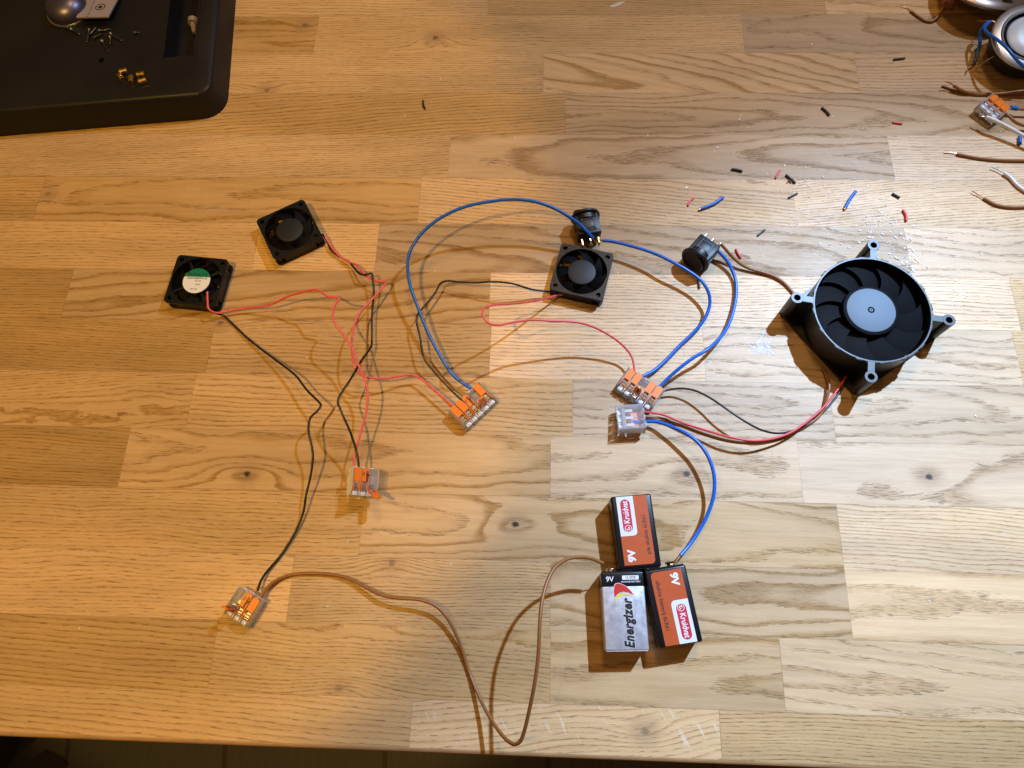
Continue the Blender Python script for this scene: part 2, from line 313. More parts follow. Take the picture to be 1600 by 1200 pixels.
def build_planks():
    bm = bmesh.new(); uvl = bm.loops.layers.uv.new('plank'); data = []
    XL, XR, YT = -760.0, 760.0, 820.0
    rr = dict(rows)
    for k in range(-8, -1): rr[k] = [(None, P(random.uniform(.85, 1.1), random.choice('sc')))]
    for k in sorted(rr):
        yt = Y0-k*PW; yb = max(Y0-(k+1)*PW, YE+2.6)
        lst = rr[k]; xs = [XL]
        for j, (p, d) in enumerate(lst):
            if p: xs.append(at(p[0], p[1]).x)
        xs.append(XR); planks = []
        for j, (p, d) in enumerate(lst): planks.append((xs[j], xs[j+1], d))
        # long off-frame ends are broken up too
        out = []
        for a, b_, d in planks:
            if a == XL and b_-a > 560: out.append((a, b_-random.uniform(430, 540), P(random.uniform(.85, 1.05), 's', 0, .1))); out.append((out[-1][1], b_, d))
            elif b_ == XR and b_-a > 560: c_ = a+random.uniform(430, 540); out.append((a, c_, d)); out.append((c_, b_, P(random.uniform(.9, 1.1))))
            else: out.append((a, b_, d))
        for a, b_, d in out:
            # 4 verts, split in a thin margin so the seam coordinate is a true distance in mm
            m = 1.0; gx = [a, a+m, b_-m, b_]; gy = [yb, yb+m, yt-m, yt]
            V = [[bm.verts.new((x, y, 0)) for x in gx] for y in gy]
            for i in range(3):
                for j in range(3):
                    f = bm.faces.new((V[i][j], V[i][j+1], V[i+1][j+1], V[i+1][j]))
                    for lp in f.loops:
                        x, y = lp.vert.co.x, lp.vert.co.y
                        lp[uvl].uv = (min(x-a, b_-x) if min(x-a, b_-x) < m+.01 else m, min(y-yb, yt-y) if min(y-yb, yt-y) < m+.01 else m)
                    data.append((a, b_, yb, yt, d, k))
    bm.normal_update(); me = bpy.data.meshes.new('plank_surface')
    bmesh.ops.scale(bm, vec=(MM,)*3, verts=bm.verts); bm.to_mesh(me); bm.free()
    for n in ('pa', 'pb', 'pk', 'pc', 'pd'): me.attributes.new(n, 'FLOAT_VECTOR', 'FACE')
    A = {n: me.attributes[n] for n in ('pa', 'pb', 'pk', 'pc', 'pd')}
    cache = {}
    for i, (a, b_, yb, yt, d, k) in enumerate(data):
        key = (round(a, 2), k)
        if key not in cache:
            rn = random.Random(hash((round(a), k)) % 9973)
            cy = (yb+yt)/2; cath = d['k'] == 'c'
            yc = cy+(rn.uniform(-9, 9) if cath else rn.choice((-1, 1))*rn.uniform(30, 70))
            sl = d['slope'] if d['slope'] is not None else (rn.choice((-1, 1))*rn.uniform(.03, .07) if cath else rn.uniform(-.006, .006))
            dd = rn.uniform(4, 12) if cath else rn.uniform(6, 30)
            if cath: dd = (rn.uniform(2, 9) - (0 if sl > 0 else sl*(b_-a)))
            fq = d['freq'] or (rn.uniform(.14, .20) if cath else rn.uniform(.30, .52))
            kn = d['knot']; kp = at(kn[0], kn[1]) if kn else Vector((0, -5000, 0)); kz = kn[2] if kn else 0.0
            cache[key] = ((yc, dd, sl), (d['tone'], fq, rn.uniform(0, 10)), (kp.x, kp.y, kz), (d['fleck'], d['warm']*(1 if d['warm'] > 0 else 1.25), d['con']*.85), (a, d['ang'], rn.uniform(20, 30) if cath else rn.uniform(5, 11)))  # negative warm drains colour, painting the cool glare into the right-hand planks
        for n, v in zip(('pa', 'pb', 'pk', 'pc', 'pd'), cache[key]): A[n].data[i].vector = v
    me.materials.append(M_OAK); o = bpy.data.objects.new('plank_surface', me); COL.objects.link(o); o.parent = table
build_planks()
# board body with a rounded front nosing
bm = bmesh.new()
prof = [(YE+2.6, 0), (YE+1.7, -.12), (YE+.8, -.6), (YE+.2, -1.5), (YE, -2.7), (YE, -27), (YE+4, -27.5), (818, -27.5), (818, -.6), (760, -.6), (YE+2.6, -.6)]
prof = [(YE+2.6, 0), (YE+1.7, -.15), (YE+.8, -.65), (YE+.2, -1.5), (YE, -2.8), (YE, -27), (YE+1, -28), (819.9, -28), (819.9, -.5), (YE+2.6, -.5)]
A_ = [bm.verts.new((-760, y, z)) for y, z in prof]; B_ = [bm.verts.new((760, y, z)) for y, z in prof]
for i in range(len(prof)): bm.faces.new((A_[i], A_[(i+1) % len(prof)], B_[(i+1) % len(prof)], B_[i]))
bm.faces.new(A_); bm.faces.new(B_[::-1]); bmesh.ops.recalc_face_normals(bm, faces=bm.faces)
M_EDGE = pmat('oak_nosing', (0.46, 0.27, 0.12), 0.5, noise=0.35, nscale=60, bump=0.2)
link('board_body', bm, M_EDGE, table)
# ---------------------------------------------------------------- floor
def floor_mat():
    m = pmat('dark_laminate', (0.10, 0.075, 0.062), 0.6); nt = m.node_tree; b = nt.nodes['Principled BSDF']
    tc = nt.nodes.new('ShaderNodeTexCoord'); mp = nt.nodes.new('ShaderNodeMapping'); mp.inputs['Rotation'].default_value = (0, 0, R_(84)); nt.links.new(tc.outputs['Object'], mp.inputs[0])
    br = nt.nodes.new('ShaderNodeTexBrick'); br.inputs['Scale'].default_value = 1.0; br.inputs['Brick Width'].default_value = 1.2; br.inputs['Row Height'].default_value = 0.25
    br.inputs['Mortar Size'].default_value = 0.004; br.inputs['Color1'].default_value = (.15, .14, .15, 1); br.inputs['Color2'].default_value = (.135, .125, .135, 1); br.inputs['Mortar'].default_value = (.075, .065, .07, 1)
    nt.links.new(mp.outputs[0], br.inputs['Vector'])
    nz = nt.nodes.new('ShaderNodeTexNoise'); mp2 = nt.nodes.new('ShaderNodeMapping'); mp2.inputs['Scale'].default_value = (60, 6, 1); nt.links.new(tc.outputs['Object'], mp2.inputs[0]); nt.links.new(mp2.outputs[0], nz.inputs['Vector'])
    mx = nt.nodes.new('ShaderNodeMix'); mx.data_type = 'RGBA'; mx.blend_type = 'MULTIPLY'; mx.inputs['Factor'].default_value = 0.5
    nt.links.new(br.outputs['Color'], mx.inputs['A']); nt.links.new(nz.outputs['Color'], mx.inputs['B']); nt.links.new(mx.outputs['Result'], b.inputs['Base Color'])
    return m
bm = bmesh.new()
for c_ in ((-2500, -2000), (2500, -2000), (2500, 2500), (-2500, 2500)): bm.verts.new((c_[0], c_[1], -740))
bm.faces.new(bm.verts); tag(link('floor', bm, floor_mat()), kind='structure')
# ---------------------------------------------------------------- wires
def wire(label, pts, r, mat, bare=(None, None), parent=None, cat='wire', name='wire', part=None, group=None):
    """pts: (px, py, h). bare: extra (px, py, h) points of a stripped end at the start / the finish"""
    W3 = [at(*p) for p in pts]
    if parent is None:
        if bare[0] is None and bare[1] is None:
            bm = bmesh.new(); tube(bm, W3, r); return tag(link(name, bm, mat, None, True, 60), label, cat, group)
        o0 = W3[0].copy(); root = empty(name, (o0.x, o0.y, 0)); tag(root, label, cat, group); off = Vector((o0.x, o0.y, 0)); pn = part or 'insulation'
    else:
        root = parent; Mi = parent.matrix_basis.copy(); off = None; pn = part
    def loc(p):
        if off is not None: return p-off
        return (Matrix.Rotation(-parent.rotation_euler.z, 4, 'Z') @ (p-parent.location/MM))
    bm = bmesh.new(); tube(bm, [loc(p) for p in W3], r); o = link(pn, bm, mat, root, True, 60)
    if parent is not None: tag(o, label)
    for e, side in zip(bare, (0, -1)):
        if e:
            pts2 = [W3[side]]+[at(*q) for q in e]; bm = bmesh.new(); tube(bm, [loc(p) for p in pts2], max(.32, r*.38), 8, 1.0, 0.08)
            link('bare_end', bm, M_COPPER if mat not in (M_WHT,) else M_TIN, root, True, 60)
    return root
# ---------------------------------------------------------------- fans
def blades(bm, n, r0, r1, z0, z1, sweep, curve, th=.7, m=1):
    for k in range(n):
        a0 = 2*math.pi*k/n; NU, NV = 6, 6; G = [[[None]*(NV+1) for _ in range(NU+1)] for _ in range(2)]
        for s in range(2):
            for i in range(NU+1):
                for j in range(NV+1):
                    u = i/NU; v = j/NV; r = r0+(r1-r0)*u
                    a = a0+m*(sweep*v+curve*u*u); z = z0+(z1-z0)*(v+.12*math.sin(math.pi*v)*(1 if z1 > z0 else -1))
                    G[s][i][j] = bm.verts.new((r*math.cos(a), r*math.sin(a), z+(th if s else 0)))
        for i in range(NU):
            for j in range(NV):
                for s in range(2):
                    q = (G[s][i][j], G[s][i+1][j], G[s][i+1][j+1], G[s][i][j+1]); bm.faces.new(q if s else q[::-1])
        for i in range(NU):
            for j, fl in ((0, 0), (NV, 1)):
                q = (G[0][i][j], G[0][i+1][j], G[1][i+1][j], G[1][i][j]); bm.faces.new(q[::-1] if fl else q)
        for j in range(NV):
            for i, fl in ((0, 1), (NU, 0)):
                q = (G[0][i][j], G[0][i][j+1], G[1][i][j+1], G[1][i][j]); bm.faces.new(q[::-1] if not fl else q)
def place4(holes, h):
    q = [at(px, py, h) for px, py in holes]; c = sum(q, Vector())/4; d = (q[1]-q[0])+(q[2]-q[3])
    return c, math.atan2(d.y, d.x)
HP = [(-16, 16), (16, 16), (16, -16), (-16, -16)]
def small_fan(label, holes, back=False):
    c, a = place4(holes, 10); root = empty('small_fan', (c.x, c.y, 0.15), (0, 0, a)); tag(root, label, 'fan', 'small square black cooling fans on the oak')
    hl = [circ(x, y, 1.75, 16) for x, y in HP]
    bm = bmesh.new(); out = rrect(40, 40, 3.2)
    plate(bm, [out, circ(0, 0, 18.7, 48)]+hl, 7.9, 10.0); plate(bm, [out, circ(0, 0, 18.7, 48)]+hl, 0, 2.0)
    plate(bm, [chamfer(39.4, 7.2), circ(0, 0, 18.7, 48)], 1.9, 8.0)
    for x, y in HP: lathe(bm, [(1.75, 1.9), (1.75, 8.0), (2.9, 8.0), (2.9, 1.9), (1.75, 1.9)], 20, (x, y))
    # four notch boxes at the mounting corners
    for k in range(3): box(bm, (-13.5+k*0, 0, 0), (0.01, 0.01, 0.01))
    link('frame', bm, M_FAN, root, True, 30)
    s = -1 if back else 1
    zb = 8.2 if back else 0.9
    bm = bmesh.new()
    for k in range(4):
        t = R_(33+90*k); L_ = 9.5; box(bm, (L_/2+9.6, 0, 0), (L_+1.0, 2.0, 1.4), Matrix.Translation((0, 0, zb)) @ Matrix.Rotation(t, 4, 'Z'), .3)
    lathe(bm, [(0, zb-.8), (10.6, zb-.8), (10.9, zb-.4), (10.9, zb+.9), (10.5, zb+1.3), (0, zb+1.3)], 40)
    link('strut_plate', bm, M_FAN, root, True, 30)
    bm = bmesh.new(); za, zb2 = (0.7, 7.0) if back else (2.4, 9.4)
    pr = [(0, zb2), (8.9, zb2), (10.2, zb2-.35), (10.5, zb2-1.0), (10.5, za), (0, za)]
    if back: pr = [(0, zb2), (10.5, zb2), (10.5, za+1.0), (10.2, za+.3), (9, za), (0, za)]
    lathe(bm, pr[::-1], 48)
    if not back: lathe(bm, [(2.4, zb2), (2.4, zb2+.12), (2.0, zb2+.12), (2.0, zb2)], 24); lathe(bm, [(0.9, zb2), (.9, zb2+.12), (.6, zb2+.12), (.6, zb2)], 16)
    hub = link('rotor_hub', bm, M_HUB, root, True, 30)
    bm = bmesh.new(); blades(bm, 7, 10.2, 18.0, 2.6 if not back else 1.6, 8.0 if not back else 6.6, .80, .28, .7, 1 if not back else -1)
    link('rotor_blades', bm, M_ROT, root, True, 50)
    return root
FAN1 = small_fan('small black fan lying label side up, round green and white sticker, leftmost fan', [(283, 405), (348, 412), (331, 472), (265, 466)], True)
FAN2 = small_fan('small black fan with bare black hub tilted beside the stickered fan, warm lit', [(409, 347), (471, 319), (495, 369), (432, 398)])
FAN3 = small_fan('small black fan with bare hub just below the rocker switch in the middle', [(884, 388), (951, 402), (934, 461), (867, 446)])
# sticker of the first fan, its top edge runs level with the picture
c, a = place4([(283, 405), (348, 412), (331, 472), (265, 466)], 10)
bm = bmesh.new(); plate(bm, [circ(0, 0, 10.3, 48)], 9.55, 9.66); st = link('sticker', bm, M_WHITEP, FAN1); sa = -math.degrees(a)-1.5
def arcseg(r, y0, n=24):
    t0 = math.asin(y0/r); return [(r*math.cos(t0+(math.pi-2*t0)*i/n), r*math.sin(t0+(math.pi-2*t0)*i/n)) for i in range(n+1)]
bm = bmesh.new(); plate(bm, [arcseg(10.3, 3.2)], 9.66, 9.70, TM(0, 0, 0, sa)); link('green_band', bm, M_GREENP, st)
M_GREEND = pmat('dark_green_print', (0.0, 0.06, 0.03), 0.45)
def FT(x, y): return Matrix.Rotation(R_(sa), 4, 'Z') @ Matrix.Translation((x, y, 9.72))
text('SUNON', 3.4, FT(0, 5.2), M_GREEND, st, bold=.05, ext=.02, sx=1.25)
text('GM1204PFV1-8', 1.9, FT(0, 2.0), M_DARKP, st, bold=.03, ext=.02, sx=1.25)
text('DC12V', 1.35, FT(1.2, -.2), M_DARKP, st, bold=.02, ext=.02, sx=1.2)
text('0.9W', 1.35, FT(1.5, -3.2), M_DARKP, st, bold=.02, ext=.02, sx=1.2)
text('CE  UL', 1.5, FT(-.8, -6.9), M_DARKP, st, bold=.03, ext=.02, sx=1.2)
# leads of the small fans
wire('salmon red lead rising to a kink then running down', [(324, 456, 9.9), (324.5, 470, 10.2), (326, 482, 10.5), (332, 487, 8), (340, 489, 5), (357, 486, 4), (385, 481, 5), (420, 477, 9), (450, 463, 17), (475, 456, 24), (493, 452.5, 28), (500, 455, 30), (512, 463, 32), (530, 466.5, 33), (524, 476, 33), (520, 490, 32), (523, 505, 31), (535, 521, 29), (549, 541, 27), (560, 570, 24), (570, 593, 21), (574.5, 615, 20), (572, 645, 19), (564, 675, 18), (557, 700, 17), (553, 722, 16), (551, 740, 16)], .78, M_PINK, parent=FAN1, part='red_lead')
wire('black lead wandering down to the three way connector', [(321, 462, 8), (323, 478, 8), (331, 487, 5), (348, 493, 2), (363, 506, 1.2), (385, 527, 2), (402, 541, 3), (430, 562, 6), (462, 587, 11), (480, 610, 13), (497, 627, 15), (501.5, 633, 16), (496, 642, 17), (485, 653, 18), (482, 672, 18), (487, 697, 16), (489, 712, 15), (485, 745, 11), (478, 775, 8), (474, 800, 5), (462, 830, 3), (440, 866, 2), (418, 892, 3), (409, 905, 4), (402, 924, 5)], .78, M_BLKW, parent=FAN1, part='black_lead')
wire('salmon red lead looping through the tangle to the five way connector', [(507, 367, 6), (513, 378, 4), (521, 390, 3), (530, 400, 3), (544, 409, 4), (556, 413, 5), (564, 422, 7), (575, 433, 8), (590, 439.5, 9), (603, 440.5, 10), (597, 450, 11), (580, 469, 14), (560, 492, 17), (552, 515, 19), (550, 540, 20), (551, 560, 19), (556, 577, 17), (566, 586, 16), (575, 590, 15), (605, 591, 12), (636, 586, 9), (650, 587, 8), (661, 594, 8), (680, 610, 8), (697, 625, 8), (712, 638, 8)], .78, M_PINK, parent=FAN2, part='red_lead')
wire('black lead with sharp bends down to the connector with its lever open', [(503, 365, 7), (510, 375, 4), (517, 390, 3), (530, 401, 2.5), (545, 409, 3), (552, 417, 5), (560, 426, 7), (568, 429.5, 9), (581, 427, 10), (582, 433, 10), (584, 455, 9), (582, 480, 7), (581, 505, 6), (581, 532, 6), (580, 541, 7), (565, 563, 14), (548, 592, 22), (530, 620, 27), (528, 627, 27.5), (534, 645, 27), (546, 672, 23), (554, 695, 19), (559, 715, 17), (561, 735, 16)], .78, M_BLKW, parent=FAN2, part='black_lead')
wire('black lead arching left then down to the five way connector', [(879, 456.5, 5), (868, 457, 5), (853, 455, 6), (830, 452, 9), (800, 443, 15), (770, 440, 15), (745, 441.5, 12), (720, 441, 10), (697, 439, 9), (688, 443, 9), (682, 454, 9), (672, 468, 10), (660, 482, 11), (652, 493, 12), (651, 503, 12), (656, 525, 12), (660, 550, 11), (664, 563, 10), (680, 583, 9), (700, 605, 8), (722, 626, 8)], .74, M_BLKW, parent=FAN3, part='black_lead')
wire('salmon red lead folding back right to the middle connector', [(881, 460, 4), (870, 461.5, 6), (850, 467, 14), (825, 472, 26), (795, 475, 38), (768, 477, 46), (755, 483, 50), (754, 492, 51), (762, 504, 50), (775, 508, 47), (800, 504, 42), (830, 500, 36), (860, 501.5, 32), (900, 503.5, 28), (925, 510, 24), (960, 529, 17), (980, 547, 12), (988, 560, 10), (992, 583, 8)], .78, M_PINK, parent=FAN3, part='red_lead')
# big fan
BH = [(1363, 384), (1485, 499), (1362, 589), (1245, 465)]
q = [at(x, y, 25) for x, y in BH]; c = sum(q, Vector())/4; d = (q[0]-q[3]); aB = math.atan2(d.y, d.x)
BIG = empty('large_fan', (c.x, c.y, 0.2), (0, 0, aB)); tag(BIG, 'large deep black fan with pale blue grey hub disc and four screw lugs', 'fan')
bm = bmesh.new(); k_ = 35.75
lathe(bm, [(38.75, 25), (39.7, 25), (39.9, 24.8), (39.9, 0), (38.3, 0), (38.75, 25)], 96)
for sx, sy in ((1, 1), (-1, 1), (-1, -1), (1, -1)):
    x, y = sx*k_, sy*k_; lathe(bm, [(2.35, 0), (2.35, 25), (4.1, 25), (4.3, 24.8), (4.3, 0), (2.35, 0)], 28, (x, y))
    ang_ = math.atan2(y, x); L0 = 39.3; L1 = math.hypot(x, y)-3.2
    box(bm, ((L0+L1)/2, 0, 12.45), (L1-L0, 4.4, 24.9), Matrix.Rotation(ang_, 4, 'Z'))
    for s in (-1, 1):    # fillets widening towards ring and lug
        box(bm, (39.9, s*2.6, 12.4), (1.6, 2.0, 24.7), Matrix.Rotation(ang_, 4, 'Z'), .5)
for k in range(16):      # small flats round the rim
    t = 2*math.pi*(k+.5)/16
    if abs(math.sin(2*t)) < .93: box(bm, (39.95, 0, 24.2), (1.4, 5.0, 1.3), Matrix.Rotation(t, 4, 'Z'), .4)
plate(bm, [rrect(80, 80, 4.2), circ(0, 0, 38.2, 64)]+[circ(sx*k_, sy*k_, 2.35, 16) for sx, sy in ((1, 1), (-1, 1), (-1, -1), (1, -1))], 0, 3.2)
link('housing', bm, M_BIGTOP, BIG, True, 30)
bm = bmesh.new(); blades(bm, 11, 18.8, 37.5, 11.0, 18.5, 1.0, .3, 1.1); link('rotor_blades', bm, M_ROT, BIG, True, 50)
bm = bmesh.new(); lathe(bm, [(0, 3.5), (19, 3.5), (19, 21.6), (18.6, 22.4), (17.6, 22.8), (0, 22.8)], 72); hub = link('rotor_hub', bm, M_ROT, BIG, True, 30)
bm = bmesh.new(); lathe(bm, [(16.3, 22.8), (16.4, 22.95), (16.1, 23.1), (2.4, 23.0), (2.2, 22.6), (1.4, 22.6), (1.2, 23.0), (.5, 23.0), (.4, 22.2), (0, 22.2)][::-1], 64); link('hub_disc', bm, M_BIGHUB, hub, True, 40)
bm = bmesh.new()
for k in range(4): box(bm, (28.5, 0, 1.6), (20, 3.4, 2.4), Matrix.Rotation(R_(20+90*k), 4, 'Z'), .4)
lathe(bm, [(0, .3), (19, .3), (19, 2.9), (0, 2.9)], 48); link('strut_plate', bm, M_FAN, BIG, True, 30)
wire('red lead of the large fan', [(1322, 588, 4), (1316, 598, 3.5), (1305, 614, 3.5), (1285, 638, 4), (1262, 658, 5), (1235, 676, 6.5), (1205, 686, 8), (1175, 688.5, 10), (1140, 683, 10), (1105, 673, 8), (1070, 662, 6), (1035, 648, 5), (1005, 643, 5)], .78, M_RED, parent=BIG, part='red_lead')
wire('black lead of the large fan', [(1327, 590, 2.5), (1320, 600, 1.5), (1308, 618, 1.2), (1290, 640, 1.2), (1265, 661, 1.5), (1240, 673, 4), (1215, 677, 7), (1190, 672, 11), (1165, 659, 13), (1135, 639, 13), (1110, 622, 11), (1085, 610, 9), (1062, 607, 7), (1046, 609, 6), (1034, 612, 6)], .72, M_BLKW, parent=BIG, part='black_lead')
# ---------------------------------------------------------------- loose wires
wire('long blue wire arching from the upper switch round to the five way connector', [(926, 372, 16), (921, 366, 18), (905, 350, 22), (888, 338, 26), (865, 325, 30), (835, 315, 34), (800, 311.5, 36), (765, 315, 36), (730, 322, 35), (700, 334, 34), (672, 352, 31), (650, 376, 27), (639, 398, 23), (637, 420, 20), (642, 450, 17), (652, 478, 15), (668, 518, 12), (688, 556, 9), (705, 583, 7), (722, 598, 6), (736, 607, 6)], 1.22, M_BLUE, ([(928, 376, 15), (932, 379, 12), (936, 378, 10)], None))
wire('blue wire curving from the upper switch down to the middle connector', [(941, 375.5, 13), (955, 377, 13), (985, 384, 13), (1020, 395, 14), (1050, 409, 15), (1078, 425, 14), (1096, 439, 13), (1107, 457, 11), (1109, 476, 8), (1101, 498, 6), (1085, 518, 4), (1065, 537, 3), (1040, 563, 3), (1020, 580, 4), (1004, 588, 5)], 1.22, M_BLUE, ([(935, 375, 12), (931, 377, 10)], None))
wire('blue wire bowing from the lower switch down to the middle connector', [(1122, 392, 8), (1134, 405, 6), (1143, 420, 4), (1149, 437, 3), (1150.5, 457, 3), (1146, 485, 4), (1136, 512, 6), (1122, 531, 9), (1104, 547, 12), (1085, 558, 12), (1062, 575, 10), (1043, 592, 7), (1030, 605, 6)], 1.22, M_BLUE, ([(1120, 389, 10), (1124, 387, 12)], None))
wire('brown wire leaving the lower switch for the left lug of the large fan', [(1127, 382, 12), (1135, 391, 9), (1146, 403, 6), (1158, 413, 4), (1172, 420, 2.5), (1190, 425, 2), (1208, 431, 1.6), (1224, 441, 1.3), (1238, 456, 1.2), (1252, 476, 1.2)], 1.12, M_BRN, ([(1125, 381, 13), (1122, 384, 12)], None))
wire('brown wire emerging from beneath the large fan and passing under the red lead', [(1285, 575, 1.3), (1293, 592, 2.5), (1296, 604, 4), (1291, 626, 3), (1284, 645, 1.4), (1262, 664, 1.2), (1235, 677, 1.2), (1205, 686, 1.2), (1175, 690, 1.2), (1140, 687, 1.2), (1100, 676, 1.2), (1060, 661, 1.5), (1030, 653, 2.5), (1003, 650, 4)], .95, M_BRN)
wire('blue wire curling from the clear upturned connector to the right battery', [(988, 659, 4), (1003, 659, 4.2), (1025, 659, 6), (1050, 667, 9), (1075, 679, 12), (1095, 696, 13), (1109, 719, 13), (1116, 745, 12), (1115, 775, 10), (1105, 805, 8), (1090, 833, 7), (1076, 853, 8), (1063, 868, 10)], 1.22, M_BLUE, (None, [(1057, 876, 12), (1052, 882, 14), (1047, 885, 15)]))
wire('long brown wire snaking from the silver battery to the lower left connector', [(942, 880, 22), (925, 873, 25), (905, 870.5, 29), (885, 874, 33), (866, 888, 38), (854, 912, 42), (846, 945, 46), (843, 985, 48), (841, 1025, 47), (835, 1070, 43), (827, 1110, 37), (819, 1143, 31), (813, 1158, 28), (805, 1163, 26), (793, 1157, 22), (778, 1140, 16), (762, 1115, 9), (746, 1082, 4), (733, 1050, 1.5), (721, 1012, 3), (710, 985, 5), (697, 963, 6.5), (680, 946, 8), (655, 937, 9), (625, 934.5, 8), (597, 930, 6), (572, 918, 4), (545, 904, 2.5), (515, 897.5, 1.5), (480, 896, 1.3), (452, 899, 2), (430, 908, 4), (416, 920, 5), (407, 934, 5)], 1.12, M_BRN, ([(948, 884, 19), (953, 889, 18), (958, 889, 17.5)], None))
# ---------------------------------------------------------------- lever connectors
def lever(root, x, state, letter=False, zf=1):
    bm = bmesh.new(); w = 4.9
    if state == 'c':
        o_ = [(-w/2, 0.2), (w/2, 0.2)]+[(w/2*math.cos(t), 7.0+2.2*math.sin(t)) for t in [math.pi*i/10 for i in range(11)]]
        plate(bm, [o_], 7.5, 8.7, Matrix.Translation((x, 0, 0)))
        for s in (-1, 1): box(bm, (x+s*2.15, -2.6, 7.5), (.55, 6.2, 1.9), None, .12)
        box(bm, (x, 1.2, 6.8), (w-.3, 1.0, 1.6), None, .2)
        o = link('lever', bm, M_ORG, root, True, 30)
        if letter:
            Mt = Matrix.Translation((x, 0, 8.75)) @ Matrix.Rotation(R_(90), 4, 'Z')
            text('wago', 3.3, Matrix.Translation((x+.75, 3.6, 8.74)) @ Matrix.Rotation(R_(90), 4, 'Z'), M_DARKP, o, bold=.12, ext=.03)
            text('221', 1.8, Matrix.Translation((x-1.5, 5.2, 8.74)) @ Matrix.Rotation(R_(90), 4, 'Z'), M_DARKP, o, bold=.04, ext=.03)
    else:
        Mt = Matrix.Translation((x, -4.8, 6.2)) @ Matrix.Rotation(R_(116 if state == 'w' else 84), 4, 'X')
        o_ = [(-w/2, 3.5), (w/2, 3.5)]+[(w/2*math.cos(t), 11.0+2.2*math.sin(t)) for t in [math.pi*i/10 for i in range(11)]]
        plate(bm, [o_], -.1, 1.1, Mt)
        for s in (-1, 1): box(bm, (s*2.1, 3.2, 0), (.7, 8.4, 2.2), Mt, .15)
        o = link('lever', bm, M_ORG, root, True, 30)
        if letter: text('wago', 3.0, Mt @ TM(0, 8, 1.15, 90), M_DARKP, o, bold=.1, ext=.03)
    return o
def connector(label, n, ctr, toward, h, levers, letter, roll=0.0, pitch=0.0, flip=False, z=None, extra=0.0):
    a0 = at(*ctr, h); a1 = at(*toward, h); d = a1-a0; ang_ = math.atan2(d.y, d.x)-math.pi/2
    root = empty('lever_connector', (a0.x, a0.y, z if z is not None else .15), (0, 0, ang_)); tag(root, label, 'connector', 'clear and orange lever wire connectors')
    root.rotation_mode = 'XYZ'; Mr = Matrix.Rotation(ang_, 3, 'Z') @ Matrix.Rotation(R_(pitch), 3, 'X') @ Matrix.Rotation(R_(roll+(180 if flip else 0)), 3, 'Y')
    root.rotation_euler = Mr.to_euler()
    Wd = 5.6*n+1.9; xs = [(-Wd/2+.95+2.8)+5.6*i for i in range(n)]
    # outer shell: profile in y,z extruded across, hollow front cells made of ribs
    bm = bmesh.new()
    prof = [(9.3, 0.1), (9.3, 6.0), (8.4, 7.2), (-1.5, 7.2), (-5.2, 6.6), (-9.0, 4.4), (-9.3, 3.8), (-9.3, .6), (-8.8, 0.1)]
    for x0, x1, pf in [(-Wd/2, -Wd/2+.9, None), (Wd/2-.9, Wd/2, None)]:
        pf = [(9.3, 0), (9.3, 7.2), (8.3, 8.4), (-2.5, 8.4), (-6.5, 7.4), (-9.2, 4.8), (-9.3, 0)]
        A = [bm.verts.new((x0, y, z_)) for y, z_ in pf]; B = [bm.verts.new((x1, y, z_)) for y, z_ in pf]
        for i in range(len(pf)): bm.faces.new((A[i], A[(i+1) % len(pf)], B[(i+1) % len(pf)], B[i]))
        bm.faces.new(A[::-1]); bm.faces.new(B)
    A = [bm.verts.new((-Wd/2+.9, y, z_)) for y, z_ in prof]; B = [bm.verts.new((Wd/2-.9, y, z_)) for y, z_ in prof]
    for i in range(len(prof)): bm.faces.new((A[i], A[(i+1) % len(prof)], B[(i+1) % len(prof)], B[i]))
    bmesh.ops.recalc_face_normals(bm, faces=bm.faces)
    cb = link('clear_body', bm, M_CLR, root, True, 25)
    bm = bmesh.new()
    for i in range(n+1):
        x = xs[0]-2.8+5.6*i
        if 0 < i < n: box(bm, (x, -7.3, 5.2), (.7, 3.6, 2.6), None, .2)
    for x in xs:           # rounded lens like test ports at the front
        box(bm, (x, -7.6, 4.9), (3.8, 2.9, 2.4), Matrix.Identity(4), .6); box(bm, (x, -8.9, 1.9), (4.2, .9, 3.0), Matrix.Identity(4), .3)
        lathe(bm, [(2.3, 9.0), (2.3, 9.9), (1.9, 9.9), (1.9, 9.0)], 20, M=Matrix.Translation((x, 0, 3.4)) @ Matrix.Rotation(R_(-90), 4, 'X'))
    bmesh.ops.recalc_face_normals(bm, faces=bm.faces); link('moulded_ribs', bm, M_CLR2, cb, True, 25)
    bm = bmesh.new(); box(bm, (0, -4.2, 1.6), (Wd-3.2, 1.8, .7), None, .1); box(bm, (0, -5.3, 2.9), (Wd-3.2, .6, 3.0), None, .1)
    link('bus_bar', bm, M_TIN, root)
    for x in xs:
        bm = bmesh.new(); box(bm, (x, -.6, 2.0), (2.2, 5.2, .4), None, .1); box(bm, (x, -2.2, 4.4), (3.0, .5, 4.2), Matrix.Identity(4)); box(bm, (x, -1.4, 6.4), (3.0, 1.1, .7), None, .15); box(bm, (x, -3.6, 6.2), (2.8, 1.2, .6), None, .15); box(bm, (x, -1.0, 5.4), (2.8, .5, 3.4), Matrix.Rotation(R_(8), 4, 'X'))
        link('spring_clamp', bm, M_STEEL, root)
    for i, x in enumerate(xs): lever(root, x, levers[i], i == letter)
    return root
connector('five way connector with second lever open, at the lower end of the blue arch', 5, (739, 635), (709, 606), 5, 'ccc'+'oc', 2)
connector('five way connector with a raised middle lever, holding two blue wires', 5, (999, 609), (1019, 581), 5, 'ccocc', 2)
connector('three way clear connector lying upside down below the five way one, levers beneath', 3, (984, 654), (1020, 652), 5, 'ccc', -1, flip=True, roll=-14, z=10.5)
